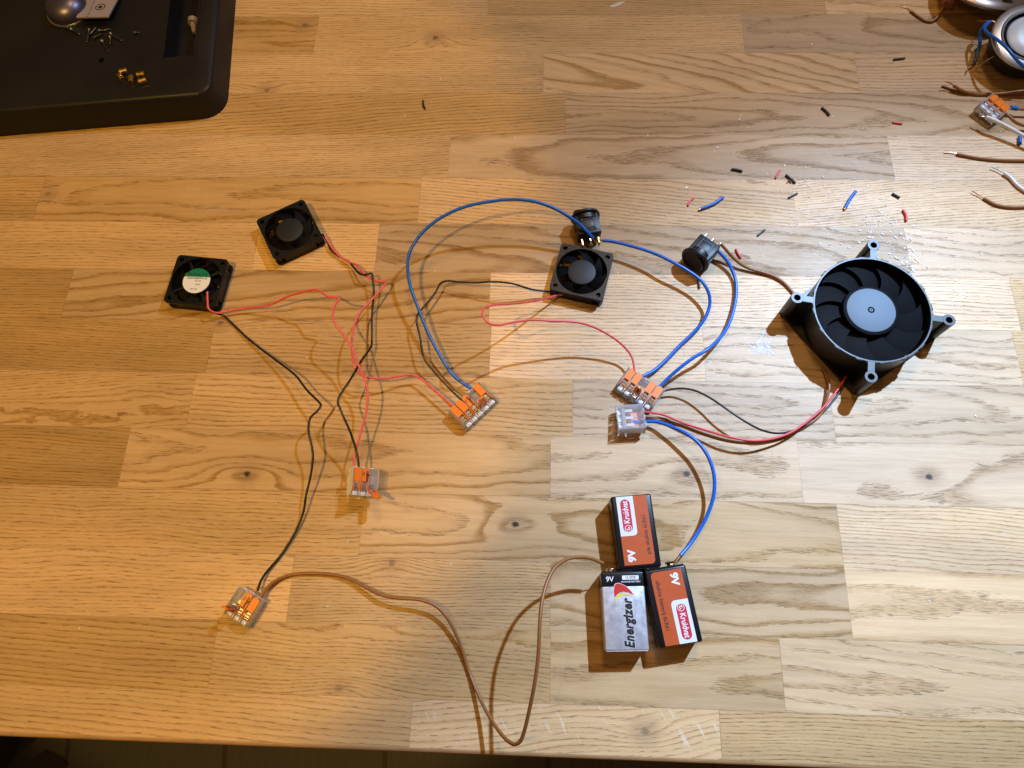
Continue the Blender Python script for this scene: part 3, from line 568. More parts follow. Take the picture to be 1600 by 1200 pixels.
connector('tilted three way connector below two leads, its right lever sticking out', 3, (562, 754), (565, 722), 12, 'ccw', 1, roll=36, pitch=4, z=10)
connector('three way connector at the lower left where the long brown wire ends', 3, (383, 949), (405, 914), 5, 'occ', 1, z=1.5)
connector('three way connector with orange levers at the right edge, white wire across it', 3, (1549, 171), (1571, 153), 6, 'ccc', -1, roll=4, pitch=-10, z=2)
# ---------------------------------------------------------------- rocker switches (axis = local z towards the rocker)
def switch(label, base, tip, hb, ht, spin):
    a0 = at(*base, hb); a1 = at(*tip, ht); ax = (a1-a0).normalized()
    root = empty('rocker_switch', a0); tag(root, label, 'switch', 'round black rocker switches')
    up = Vector((0, 0, 1)); x = up.cross(ax).normalized(); y = ax.cross(x); Mr = Matrix((x, y, ax)).transposed() @ Matrix.Rotation(R_(spin), 3, 'Z')
    root.rotation_euler = Mr.to_euler()
    bm = bmesh.new()
    lathe(bm, [(8.6, 15.5), (8.6, 16.5), (10.9, 16.5), (11.2, 17.0), (11.2, 18.0), (10.6, 18.7), (9.0, 18.8), (8.6, 18.2), (8.6, 17.2), (0, 17.2)], 48)
    link('bezel', bm, M_BLK, root, True, 35)
    bm = bmesh.new()
    lathe(bm, [(0, 16.4), (9.3, 16.4), (9.3, 12.4), (0, 12.4)][::-1], 40)
    box(bm, (0, 0, 8.2), (17.4, 13.4, 16.4), None, .5); box(bm, (0, 6.9, 8.0), (11.5, 1.0, 11.0), None, .3); box(bm, (0, -6.9, 8.0), (11.5, 1.0, 11.0), None, .3)
    box(bm, (0, 7.4, 8.0), (8.2, .6, 7.6), None, .2); box(bm, (0, -7.4, 8.0), (8.2, .6, 7.6), None, .2)
    for s in (-1, 1):
        box(bm, (s*9.0, 0, 11.4), (1.2, 4.2, 8.5), None, .3); box(bm, (s*9.6, 0, 14.6), (1.4, 4.0, 1.6), None, .3)
        box(bm, (s*4.4, 7.5, 8), (.5, .9, 10.5)); box(bm, (s*4.4, -7.5, 8), (.5, .9, 10.5))
    box(bm, (0, 7.9, 4.4), (7.8, .5, .5)); box(bm, (0, -7.9, 4.4), (7.8, .5, .5)); box(bm, (0, 7.9, 11.4), (7.8, .5, .5)); box(bm, (0, -7.9, 11.4), (7.8, .5, .5))
    link('body', bm, M_BLK, root, True, 30)
    bm = bmesh.new()     # rocker: two faces meeting at a shallow valley, tipped to one side
    N_ = 24; pts = circ(0, 0, 8.35, N_)
    lo = [bm.verts.new((x_, y_, 16.8)) for x_, y_ in pts]; hi = [bm.verts.new((x_, y_, 19.0+.26*x_+.020*x_*x_)) for x_, y_ in pts]
    for i in range(N_): bm.faces.new((lo[i], lo[(i+1) % N_], hi[(i+1) % N_], hi[i]))
    ri = [bm.verts.new((x_*.5, y_*.5, 18.6+.13*x_)) for x_, y_ in pts]; cv = bm.verts.new((0, 0, 18.3))
    for i in range(N_): bm.faces.new((hi[i], hi[(i+1) % N_], ri[(i+1) % N_], ri[i])); bm.faces.new((ri[i], ri[(i+1) % N_], cv))
    link('rocker', bm, M_BLK, root, True, 35)
    for k in (-1, 0, 1):
        bm = bmesh.new(); o_ = [(-2.2, 0), (2.2, 0), (2.2, -6.2), (1.2, -7.6), (-1.2, -7.6), (-2.2, -6.2)]
        plate(bm, [o_, circ(0, -5.2, .8, 12)], -.4, .4, Matrix.Translation((k*6.2, 0, 0)) @ Matrix.Rotation(R_(90), 4, 'X') @ Matrix.Rotation(R_(90), 4, 'Y') @ Matrix.Identity(4) if False else Matrix.Translation((k*6.2, 0, 0)) @ Matrix(((0, 0, 1, 0), (1, 0, 0, 0), (0, 1, 0, 0), (0, 0, 0, 1))))
        t_ = link('terminal', bm, M_TIN, root)
        if k >= 0:
            bm = bmesh.new(); bmesh.ops.create_uvsphere(bm, u_segments=10, v_segments=7, radius=1.3)
            for v in bm.verts: v.co = Vector((v.co.x*.9+k*6.2, v.co.y+.3, v.co.z*1.5-5.6))
            link('solder_blob', bm, M_TIN, t_, True, 60)
    return root
SW1 = switch('round black rocker switch lying above the middle fan, rocker facing away', (921, 371), (914, 338), 10.5, 11.5, 0)
SW2 = switch('round black rocker switch right of the middle fan, rocker facing the camera', (1107, 383), (1083, 410), 9.5, 11, 0)
# ---------------------------------------------------------------- 9 V batteries; local +y = terminal end, face up
M_ORB = pmat('burnt_orange_foil', (0.52, 0.088, 0.016), 0.36, noise=0.06, rvar=.05)
M_WLB = pmat('white_foil', (0.74, 0.76, 0.78), 0.36); M_BLB = pmat('black_foil', (0.006, 0.007, 0.010), 0.30, spec=0.4)
M_CRIM = pmat('crimson_print', (0.60, 0.02, 0.04), 0.38); M_SILV = pmat('scuffed_silver_foil', (0.72, 0.73, 0.78), 0.34, metal=0.6, noise=0.22, nscale=260, rvar=.12, bump=.2)
M_YEL = pmat('yellow_print', (0.80, 0.68, 0.02), 0.4); M_REDP = pmat('red_print', (0.62, 0.03, 0.02), 0.38)
BW, BL, BT = 26.2, 46.0, 17.3
def battery(label, corners, flipped, kind):
    q = [at(x, y, BT) for x, y in corners]; c = sum(q, Vector())/4      # corners TL TR BR BL in the picture
    d = ((q[1]-q[0])+(q[2]-q[3])).normalized(); e = ((q[0]-q[3])+(q[1]-q[2])).normalized(); ang_ = math.atan2(e.y-0*d.x, e.x)-math.pi/2
    if flipped: ang_ += math.pi
    root = empty('battery', (c.x, c.y, 0), (0, 0, ang_)); tag(root, label, 'battery', 'nine volt block batteries')
    bm = bmesh.new(); box(bm, (0, 0, BT/2+.05), (BW, BL, BT), None, 1.5 if kind == 'k' else 1.0, 4)
    link('case', bm, M_BLB if kind == 'k' else M_SILV, root, True, 45)
    z = BT+.05
    def sheet(name, outline, m, dz): 
        b2 = bmesh.new(); plate(b2, [outline], z+dz, z+dz+.03); return link(name, b2, m, root)
    if kind == 'k':
        def X(u): return -BW/2+u*BW      # u from the white side
        s = 1
        # local frame: text reads away from the terminals; white panel lies on local +x when read with terminals at +y
        o_ = rrect(.80*BW, .90*BL, .01); 
        x0, x1 = BW/2-.13*BW, -BW/2+.13*BW; yT, yB = BL/2-2.2, -BL/2+.7
        r = 2.6
        out = [(x1+r-r*math.cos(t), yT-r+r*math.sin(t)) for t in [math.pi/2*i/6 for i in range(7)]]+[(x0, yT), (x0, yB), (x1, yB)]
        lab = sheet('orange_label', out, M_ORB, .0)
        xw = x0-.41*BW; yw = BL/2-.44*BL
        out = [(xw+r-r*math.cos(t), yw-r+r*math.sin(t)) for t in [math.pi/2*i/6 for i in range(7)]]+[(x0-.02, yw), (x0-.02, yB+.02), (xw, yB+.02)]
        b2 = bmesh.new(); plate(b2, [out], z+.03, z+.05); link('white_panel', b2, M_WLB, lab)
        cx = (xw+x0)/2; cy = (yw+yB)/2-.2; b2 = bmesh.new(); plate(b2, [rrect(6.2, 21.0, 3.0, 8, cx+.1, cy)], z+.05, z+.07); link('red_logo', b2, M_CRIM, lab)
        text('Kruidvat', 5.0, TM(cx+.1, cy-2.2, z+.09, -90), M_WHITEP, lab, bold=.10, ext=.02, sx=.83)
        b2 = bmesh.new(); yy = cy+8.2
        for r0, r1 in ((2.3, 1.95),): plate(b2, [circ(cx, yy, r0, 28), circ(cx, yy, r1, 28)], z+.07, z+.09)
        plate(b2, [[(cx-1.3, yy-.2), (cx-.9, yy+.9), (cx+.9, yy+1.0), (cx+1.3, yy-.1), (cx+.9, yy-.3), (cx+.6, yy+.4), (cx-.5, yy+.3), (cx-.9, yy-.5)]], z+.07, z+.09)
        plate(b2, [[(cx-.7, yy-1.3), (cx+.2, yy-.6), (cx+.1, yy-.1), (cx-1.0, yy-.9)]], z+.07, z+.09)
        link('logo_emblem', b2, M_WHITEP, lab)
        text('9V', 6.4, TM(cx, yT-5.6, z+.06, -90), M_WHITEP, lab, bold=.28, ext=.02, sx=1.05)
        text('pile alcaline 6LR61' if flipped else 'alkaline batterij 6LR61', 3.5, TM(x1+3.3, 2.6 if flipped else .8, z+.05, -90), M_DARKP, lab, bold=.05, ext=.02, sx=.95)
        # lettering down the long side wall
    else:
        b2 = bmesh.new(); yb = BL/2-9.6
        box(b2, (0, (BL/2+yb)/2-.0, BT/2+.05), (BW+.10, BL/2-yb+.06, BT+.10), None, 1.0, 4); band = link('black_band', b2, M_BLB, root, True, 45)
        zz = BT+.14
        text('9V', 4.3, TM(-7.9, BL/2-4.5, zz, 0), M_WHITEP, band, bold=.09, ext=.02)
        b2 = bmesh.new(); plate(b2, [rrect(10.2, 2.5, .2, 3, 4.9, BL/2-3.6)], zz-.04, zz); link('date_box', b2, M_WHITEP, band)
        text('12-2020', 2.0, TM(4.9, BL/2-3.6, zz+.02, 0), M_DARKP, band, bold=.03, ext=.02)
        text('ALKALINE BATTERY', 1.35, TM(4.9, BL/2-6.1, zz, 0), M_WHITEP, band, bold=.02, ext=.02)
        text('Energizer', 8.1, TM(2.0, -7.6, z+.02, 90), M_WHITEP, root, bold=.62, ext=.02, sx=.80, shear=.25, spacing=1.13)
        text('Energizer', 8.1, TM(2.0, -7.6, z+.07, 90), M_DARKP, root, bold=.42, ext=.03, sx=.80, shear=.25, spacing=1.13)
        sw = [(-5.6, 7.5), (-6.0, 11.0), (-5.3, 14.6), (-4.2, 15.9), (-2.0, 16.0), (1.5, 14.4), (4.2, 12.0), (6.4, 8.9), (3.2, 10.4), (-.2, 11.1), (-2.8, 10.4), (-4.4, 9.0)]
        b2 = bmesh.new(); plate(b2, [[(x*1.06+.05, 12+(y-12)*1.07) for x, y in sw]], zz-.0, zz+.02); link('swoosh_outline', b2, M_WHITEP, root)
        b2 = bmesh.new(); plate(b2, [sw], zz+.02, zz+.04); link('red_swoosh', b2, M_REDP, root)
        b2 = bmesh.new(); plate(b2, [[(-5.4, 4.6), (-5.0, 7.3), (-3.6, 9.3), (-1.2, 10.1), (2.4, 9.7), (6.2, 8.2), (2.6, 9.0), (-.6, 8.9), (-2.9, 8.0), (-4.4, 6.4)]], zz+.03, zz+.05); link('yellow_swoosh', b2, M_YEL, root)
        b2 = bmesh.new()   # folded foil seams at both ends
        box(b2, (0, -BL/2-.15, BT/2), (BW-1.4, .4, BT-1.2), None, .15); link('end_fold', b2, M_SILV, root)
    # terminal end: plate, round stud and wide crown
    b2 = bmesh.new(); box(b2, (0, BL/2+.15, BT/2), (BW-2.0, .6, BT-2.0), None, .2); tp = link('terminal_plate', b2, M_BLB, root)
    Mx = Matrix.Translation((-6.35, BL/2+.3, BT/2)) @ Matrix.Rotation(R_(-90), 4, 'X')
    b2 = bmesh.new(); lathe(b2, [(3.9, 0), (3.9, .5), (2.6, .7), (2.6, 2.4), (2.3, 2.7), (0, 2.7)], 28, M=Mx); link('stud_terminal', b2, M_TIN, root, True, 35)
    Mx = Matrix.Translation((6.35, BL/2+.3, BT/2)) @ Matrix.Rotation(R_(-90), 4, 'X')
    b2 = bmesh.new(); lathe(b2, [(3.4, 0), (3.4, .6), (2.9, 1.4), (4.2, 2.5), (4.0, 2.8), (3.0, 2.0), (2.4, 1.0), (0, .9)], 6, M=Mx); link('crown_terminal', b2, M_TIN, root)
    return root
battery('silver and black nine volt battery with red and yellow swoosh, lower left of three', [(940, 896), (1004, 893), (1013.5, 1015), (947, 1016)], False, 'e')
battery('orange and black battery standing highest of the three, French lettering', [(955, 779), (1016, 771), (1033, 884), (969, 888)], True, 'k')
battery('orange and black battery at lower right of three, blue wire soldered on', [(1009, 893), (1069, 884), (1096.5, 1000), (1033, 1011)], False, 'k')
# ---------------------------------------------------------------- offcuts of insulation
def offcut(label, p, q, m, r, tip=False, bend=0.0):
    a0 = at(*p, r+.15); a1 = at(*q, r+.15); mid_ = (a0+a1)/2+Vector((-(a1-a0).y, (a1-a0).x, 0))*bend
    bm = bmesh.new(); tube(bm, [a0, mid_, a1], r, 12, 1.0)
    nm = {M_BLKW: 'black', M_PINK: 'red', M_RED: 'red', M_BLUE: 'blue'}[m]
    o = tag(link('wire_offcut', bm, m, None, True, 60), label, 'offcut', 'clipped bits of wire insulation')
    if tip:
        d = (a0-a1).normalized(); bm = bmesh.new(); tube(bm, [a0-d*.2, a0+d*1.3], r*.62, 8, 1.0); c_ = link('copper_tip', bm, M_COPPER, o, True, 60)
offcut('thin black offcut alone on the warm planks right of the tray', (661, 157), (664, 170), M_BLKW, .75, bend=-.08)
offcut('black offcut lying level near the round lamp, highest black piece', (1396, 93), (1414, 91), M_BLKW, .8)
offcut('stubby black offcut slanting on the pale plank right of the flying white chip', (1284, 168), (1296, 180), M_BLKW, .95, bend=.05)
offcut('black offcut lying almost level, left of the red and black pair', (1143, 264), (1160, 267.5), M_BLKW, .95, bend=.03)
offcut('black stub with shiny solder next to the small red piece', (1228, 273), (1243, 286), M_BLKW, .9)
offcut('thin black offcut below the soldered stub', (1232, 309), (1246, 302), M_BLKW, .7)
offcut('black offcut right of the upright blue piece', (1394, 302), (1406, 309), M_BLKW, .9)
offcut('thin black offcut between the switch and the large fan', (1184, 368), (1195, 359), M_BLKW, .7)
offcut('short black offcut poking out below the lower switch', (1091, 437), (1093, 450), M_BLKW, .85)
offcut('small red offcut on the plank below the round lamp', (1395, 191), (1410, 193), M_PINK, .8)
offcut('small red offcut touching the soldered black stub', (1212, 278), (1219, 266), M_PINK, .85)
offcut('pinkish red offcut left of the slanting blue piece', (1075, 321), (1084, 309), M_PINK, .8, bend=.08)
offcut('curved red offcut right of the upright blue piece, upper right of the large fan', (1411, 328), (1416, 345), M_RED, .95, bend=.10)
offcut('red offcut beside the brown wire near the lower switch', (1150, 389), (1158, 403), M_RED, .85, bend=-.05)
offcut('longest blue offcut, slanting right of the upper switch', (1094.5, 326.5), (1130, 308), M_BLUE, 1.2, True, -.06)
offcut('upright blue offcut with copper showing at its foot', (1320.5, 325), (1337, 299), M_BLUE, 1.25, True, .03)
offcut('stubby blue offcut under the white wire at the right edge', (1593.5, 213), (1593.5, 225), M_BLUE, 1.4)
# solder splash on the black stub
bm = bmesh.new()
for p_ in ((1233, 282, 1.2), (1236, 284, 1.0), (1239, 281, .8), (1231, 284, .7)):
    a_ = at(p_[0], p_[1], 1.0); r = bmesh.ops.create_icosphere(bm, subdivisions=1, radius=p_[2]); 
    for v in r['verts']: v.co = Vector((v.co.x*random.uniform(.7, 1.3), v.co.y*random.uniform(.7, 1.3), v.co.z*.6))+a_
tag(link('solder_splash', bm, M_TIN), 'shiny splash of solder on the black stub', 'solder')
# crumbs: solder and clipped strands, far too many to count
M_CRUMB = pmat('silvery_crumbs', (0.88, 0.89, 0.90), 0.35, metal=0.0, spec=.9)
bm = bmesh.new(); rn = random.Random(11)
def crumb(px, py, s):
    a_ = at(px, py, 0); r = bmesh.ops.create_icosphere(bm, subdivisions=1, radius=s)
    sc = (rn.uniform(.5, 1.7), rn.uniform(.4, 1.0), rn.uniform(.25, .6)); M_ = Matrix.Rotation(rn.uniform(0, 6.28), 3, 'Z')
    for v in r['verts']: v.co = M_ @ Vector((v.co.x*sc[0]*rn.uniform(.8, 1.2), v.co.y*sc[1]*rn.uniform(.8, 1.2), v.co.z*sc[2]+s*.35))+a_
for cx_, cy_, sx_, sy_, n_, s_ in ((1372, 345, 26, 17, 110, .30), (1400, 392, 22, 22, 90, .33), (1345, 375, 45, 25, 60, .33), (1423, 415, 12, 26, 50, .33), (1505, 462, 16, 12, 26, .36), (1245, 285, 25, 22, 30, .30), (1300, 300, 70, 40, 60, .28), (1450, 380, 70, 80, 70, .28), (1220, 190, 120, 60, 34, .26), (985, 350, 70, 30, 16, .28), (962, 428, 5, 14, 12, .28), (1500, 290, 60, 60, 26, .30), (1150, 210, 60, 40, 12, .30), (900, 470, 300, 160, 40, .22), (750, 150, 300, 120, 24, .22), (1300, 700, 250, 180, 30, .22), (300, 900, 280, 180, 14, .25)):
    for _ in range(n_):
        x_, y_ = rn.gauss(cx_, sx_*.75), rn.gauss(cy_, sy_*.75)
        if -20 < x_ < 1640 and -10 < y_ < 1150: crumb(x_, y_, s_*rn.choice((.7, 1.0, 1.2, 1.5, 2.0, 2.7)))
for x_, y_, s_ in ((1155, 187, 1.0), (1268, 69, .9), (1563, 206, .8), (1297, 362+20, 1.0), (1281, 381, 1.0), (1524, 650, 1.0), (688, 123, .7), (148, 866, .8), (327, 868, .8), (1533, 377+20, .8)): crumb(x_, y_, s_)
for _ in range(26):     # hair thin clipped strands
    x_, y_ = rn.gauss(1280, 90), rn.gauss(300, 50); a_ = at(x_, y_, .25); t_ = rn.uniform(0, 6.28); l_ = rn.uniform(1.5, 4)
    tube(bm, [a_, a_+Vector((math.cos(t_)*l_, math.sin(t_)*l_, .1)), a_+Vector((math.cos(t_+.6)*l_*1.7, math.sin(t_+.6)*l_*1.7, 0))], .09, 5, 1.0)
tag(link('solder_crumbs', bm, M_CRUMB), 'silvery crumbs and clipped strands strewn over the right half of the planks', 'debris', kind='stuff')
# dried glue smear left of the large fan
M_GLUE = pmat('dried_glue', (0.66, 0.74, 0.80), 0.22, bump=1.0, nscale=900, spec=.9); nt = M_GLUE.node_tree
tcn = nt.nodes.new('ShaderNodeTexCoord'); nz_ = nt.nodes.new('ShaderNodeTexNoise'); nz_.inputs['Scale'].default_value = 260; nz_.inputs['Detail'].default_value = 6; nz_.inputs['Distortion'].default_value = 1.2
nt.links.new(tcn.outputs['Object'], nz_.inputs['Vector']); mr_ = nt.nodes.new('ShaderNodeMapRange'); mr_.inputs['From Min'].default_value = .42; mr_.inputs['From Max'].default_value = .72; mr_.inputs['To Max'].default_value = .6
nt.links.new(nz_.outputs['Fac'], mr_.inputs['Value']); nt.links.new(mr_.outputs['Result'], nt.nodes['Principled BSDF'].inputs['Alpha'])
bm = bmesh.new(); rn = random.Random(5)
for x_, y_, l_, w_, t_ in ((1184, 538, 15, 5, 60), (1180, 544, 10, 6, -15), (1192, 547, 12, 7, 25), (1199, 540, 12, 5, 70), (1190, 528, 10, 3.5, 65), (1204, 549, 8, 4, -40)):
    a_ = at(x_, y_, 0); r = bmesh.ops.create_icosphere(bm, subdivisions=3, radius=1)
    M_ = Matrix.Rotation(R_(t_), 3, 'Z')
    for v in r['verts']: v.co = M_ @ Vector((v.co.x*l_*.6*(1+.2*math.sin(v.co.y*7+l_)), v.co.y*w_*.5*(1+.25*math.sin(v.co.x*6+t_)), v.co.z*.25))+a_
tag(link('glue_smear', bm, M_GLUE, None, True, 60), 'dried pale blue glue smear on the plank left of the large fan', 'glue smear')
# ---------------------------------------------------------------- tool tray, upper left
M_TRAY = pmat('worn_black_plastic', (0.009, 0.0085, 0.009), 0.42, spec=.35, noise=0.5, nscale=18, bump=.12, rvar=.12)
TH = 24.0
cA = at(318, 138, TH); dX = (at(318, 138, TH)-at(0, 165, TH)).normalized(); angT = math.atan2(dX.y, dX.x)
TR = empty('tool_tray', (cA.x, cA.y, 0), (0, 0, angT)); tag(TR, 'black plastic tool tray with a rounded corner and a deep slot, upper left', 'tray')
bm = bmesh.new()
def outl(grow, r):   # corner of the top at local (0,0), body runs to -x and +y
    w, h = 460+grow*2, 330+grow*2; return [(x-230, y+165) for x, y in rrect(w, h, r, 8)]
levels = [(9.5, 0, 20), (9.0, 1.2, 19.5), (6.0, TH-3, 13), (4.5, TH-.8, 10), (2.6, TH, 8)]
rings = [[bm.verts.new((x, y, z_)) for x, y in outl(g_, r_)] for g_, z_, r_ in levels]
for A, B in zip(rings, rings[1:]):
    for i in range(len(A)): bm.faces.new((A[i], A[(i+1) % len(A)], B[(i+1) % len(B)], B[i]))
bm.faces.new(rings[0][::-1])
# top deck with slot and screw hole
inv = Matrix.Rotation(-angT, 4, 'Z')
def tl(px, py, h): return inv @ (at(px, py, h)-Vector((cA.x, cA.y, 0)))
s1 = tl(303, 86, TH); slot = [(s1.x, s1.y), (s1.x, s1.y+120), (s1.x-25, s1.y+120), (s1.x-25, s1.y)]
h1 = tl(158, 94, TH)
bm2 = bmesh.new(); es = []
for lp in (outl(2.6, 8), slot, circ(h1.x, h1.y, 2.6, 16)):
    vs = [bm2.verts.new((x, y, TH)) for x, y in lp]; es += [bm2.edges.new((vs[i], vs[(i+1) % len(vs)])) for i in range(len(vs))]
bmesh.ops.triangle_fill(bm2, use_beauty=True, edges=es)
for f in bm2.faces:
    if f.normal.z < 0: f.normal_flip()
me = bpy.data.meshes.new('t'); bm2.to_mesh(me); bm2.free(); bm.from_mesh(me)
sv = [bm.verts.new((x, y, TH)) for x, y in slot]; sb = [bm.verts.new((x, y, 6)) for x, y in slot]
for i in range(4): bm.faces.new((sv[i], sv[(i+1) % 4], sb[(i+1) % 4], sb[i]))
bm.faces.new(sb)
hv = [bm.verts.new((x, y, TH)) for x, y in circ(h1.x, h1.y, 2.6, 16)]; hb = [bm.verts.new((x, y, TH-5)) for x, y in circ(h1.x, h1.y, 2.2, 16)]
for i in range(16): bm.faces.new((hv[i], hv[(i+1) % 16], hb[(i+1) % 16], hb[i]))
bm.faces.new(hb); bmesh.ops.remove_doubles(bm, verts=bm.verts, dist=.02)
link('tray_body', bm, M_TRAY, TR, True, 35)
bm = bmesh.new(); box(bm, (s1.x-.9+1.6, s1.y+60, TH+.5), (1.2, 124, 1.0), None, .3); box(bm, (s1.x-25-.6, s1.y+60, TH+.5), (1.2, 124, 1.0), None, .3); link('slot_rim', bm, M_TRAY, TR)
M_PLUG = pmat('pale_grey_plastic', (.26, .22, .22), .5)
# small plug in the slot, coloured an even grey
a_ = at(298, 30, 16); pl = empty('pale_plug', (a_.x, a_.y, 6.2)); tag(pl, 'small pale grey plug lying in the slot of the black tray', 'plug')
bm = bmesh.new(); cyl(bm, (0, 4, 5), (0, 0, 5), 5.0, 4.6, 24); link('plug_head', bm, M_PLUG, pl, True, 40)
bm = bmesh.new(); cyl(bm, (0, 0, 5), (2, -9, 4), 2.6, 1.6, 16); link('plug_pin', bm, M_PLUG, pl, True, 40)
# brass inserts
for i, (x_, y_, t_, lb) in enumerate(((193, 111, 20, 'knurled brass insert, uppermost left of the little heap on the tray'), (189, 121, -55, 'knurled brass insert leaning at the left foot of the heap on the tray'), (205, 124, -80, 'knurled brass insert standing out in the middle of the heap on the tray'), (220, 116, 12, 'knurled brass insert at the upper right of the heap on the tray'), (223, 126, 22, 'knurled brass insert at the lower right of the heap on the tray'))):
    a_ = at(x_, y_, TH+2.3); br = empty('brass_insert', a_, (0, 0, R_(t_))); tag(br, lb, 'brass insert', 'brass inserts heaped on the tray')
    bm = bmesh.new(); Mx = Matrix.Rotation(R_(90), 4, 'Y')
    pr = [(1.1, -3.2), (1.9, -3.2), (2.25, -2.9), (2.25, -.6), (1.8, -.4), (1.8, .4), (2.25, .6), (2.25, 2.9), (1.9, 3.2), (1.1, 3.2), (1.1, -3.2)]
    vs = lathe(bm, [(r_, z_) for r_, z_ in pr], 20, M=Mx)
    link('knurled_body', bm, M_BRASS, br, False)
    bm = bmesh.new(); lathe(bm, [(1.0, -2.8), (1.0, 2.8), (1.15, 2.8), (1.15, -2.8), (1.0, -2.8)], 14, M=Mx); link('thread', bm, M_BRASS, br)
# screws
M_SCR = pmat('dull_screw_steel', (0.13, 0.125, 0.10), 0.35, metal=0.9)
for i, (x_, y_, t_, l_, lb) in enumerate(((104, 43, -22, 11, 'dull screw at the left of the spill on the tray'), (119, 50, -30, 8, 'short dull screw right of the leftmost screw on the tray'), (137, 57, -88, 11, 'dull screw pointing straight down below the card on the tray'), (146, 47, 70, 9, 'dull screw angled under the right corner of the card on the tray'), (165, 46, 15, 8, 'dull screw right of the card on the tray'), (183, 59, -32, 12, 'longest dull screw at the right of the spill on the tray'), (165, 73, -55, 11, 'dull screw lowest in the spill on the tray'), (154, 55, 40, 7, 'short dull screw in the middle of the spill on the tray'), (172, 65, -80, 6, 'tiny dull screw above the lowest screw on the tray'), (215, 50, 20, 2.5, 'tiny shiny washer screw alone right of the spill on the tray'))):
    a_ = at(x_, y_, TH+1.3); sr = empty('screw', a_, (0, 0, R_(t_))); tag(sr, lb, 'screw', 'dull screws spilled on the tray')
    bm = bmesh.new(); cyl(bm, (-l_/2, 0, 0), (-l_/2-1.4, 0, 0), .8, 1.9, 14); link('screw_head', bm, M_SCR, sr, True, 40)
    bm = bmesh.new(); cyl(bm, (-l_/2, 0, 0), (l_/2-1.5, 0, -.5), .85, .8, 10); cyl(bm, (l_/2-1.5, 0, -.5), (l_/2, 0, -.7), .8, .1, 10)
    for k in range(int(l_/1.0)): lathe(bm, [(.8, -.15), (1.12, 0), (.8, .15)], 10, M=Matrix.Translation((-l_/2+.7+k*.95, 0, -.04*k)) @ Matrix.Rotation(R_(90), 4, 'Y'))
    link('threaded_shank', bm, M_SCR, sr, True, 40)
# pale card with a round mark, and a round chrome cap, cropped by the top of the picture
a_ = at(150, 14, TH+6); d_ = at(174, 31, TH+6)-at(125, 32, TH+6)
cd = empty('pale_card', (a_.x, a_.y, TH+6), (R_(-8), 0, math.atan2(d_.y, d_.x))); tag(cd, 'pale lilac plastic card with a dark ring mark at the top edge, on the tray', 'card')
M_LIL = pmat('lilac_plastic', (0.30, 0.26, 0.30), 0.4)
bm = bmesh.new(); cwid = d_.length; plate(bm, [[(-cwid/2-.6, -10.5), (cwid/2, -10.5), (cwid/2+3, 34), (-cwid/2+2.2, 34)]], -1.2, 0); link('card_sheet', bm, M_LIL, cd)
bm = bmesh.new(); plate(bm, [circ(3, 2.5, 4.2, 28), circ(3, 2.5, 3.4, 28)], 0.02, .1); plate(bm, [circ(3, 2.5, 1.8, 20)], .02, .1); link('ring_mark', bm, M_DARKP, cd)
bm = bmesh.new(); box(bm, (-cwid/2+9, 12, .1), (.8, 44, .3)); link('card_crease', bm, pmat('grey_crease', (.2, .17, .18), .5), cd)
bm = bmesh.new(); box(bm, (cwid/2-3, 24, .12), (8, 18, .3)); link('yellow_patch', bm, pmat('mustard_print', (.35, .28, .05), .5), cd)
a_ = at(98, 4, TH+10); cp = empty('chrome_cap', (a_.x, a_.y, TH)); tag(cp, 'shiny rounded violet grey cap at the top edge, left of the pale card', 'cap')
M_VIO = pmat('violet_chrome', (0.16, 0.15, 0.24), 0.38, metal=0.9)
bm = bmesh.new(); lathe(bm, [(17, 0), (17, 5), (16, 9), (12, 13), (6, 15), (0, 15.5)], 40); link('cap_dome', bm, M_VIO, cp, True, 60)
bm = bmesh.new(); lathe(bm, [(17.2, .2), (18.4, .2), (18.4, 2.2), (17.2, 2.6)], 40); link('cap_rim', bm, M_TIN, cp, True, 60)
# ---------------------------------------------------------------- recessed lamps, upper right
M_ALU = pmat('brushed_aluminium', (0.45, 0.45, 0.46), 0.38, metal=0.9, noise=.06)
M_FROST = pmat('frosted_white_glass', (0.55, 0.62, 0.70), 0.35, spec=.5)
a_ = at(1611, 59, 22); LP = empty('round_lamp', (a_.x, a_.y, 9)); LP.rotation_euler = (R_(8), R_(-5), 0); tag(LP, 'round silver recessed lamp with white lens cut by the right edge', 'lamp', 'recessed lamps in the upper right corner')
bm = bmesh.new(); lathe(bm, [(21.5, 17.2), (22.2, 18.5), (23.2, 18.8), (24.0, 18.0), (28.6, 17.2), (29.7, 16.4), (29.9, 15.4), (29.2, 14.4), (24, 14.2)][::-1], 80); link('trim_ring', bm, M_ALU, LP, True, 35)
bm = bmesh.new(); lathe(bm, [(0, 0), (25.5, 0), (26.5, 14.3), (21, 14.4)], 64); link('lamp_housing', bm, M_BLK, LP, True, 35)
bm = bmesh.new(); lathe(bm, [(21.4, 17.2), (20.6, 14.5), (19.2, 14.0), (19.2, 17.0)], 64); link('inner_groove', bm, M_BLK, LP, True, 35)
bm = bmesh.new(); lathe(bm, [(19.2, 14.0), (19.1, 16.4), (17.6, 17.6), (10, 18.6), (0, 19.0)], 64); link('lens', bm, M_FROST, LP, True, 50)
bm = bmesh.new()
for t_ in (200, 340): tube(bm, [(27*math.cos(R_(t_)), 27*math.sin(R_(t_)), 8), (33*math.cos(R_(t_)), 33*math.sin(R_(t_)), 4), (36*math.cos(R_(t_)), 36*math.sin(R_(t_)), -3)], .6, 8)
link('spring_clip', bm, M_STEEL, LP, True, 60)
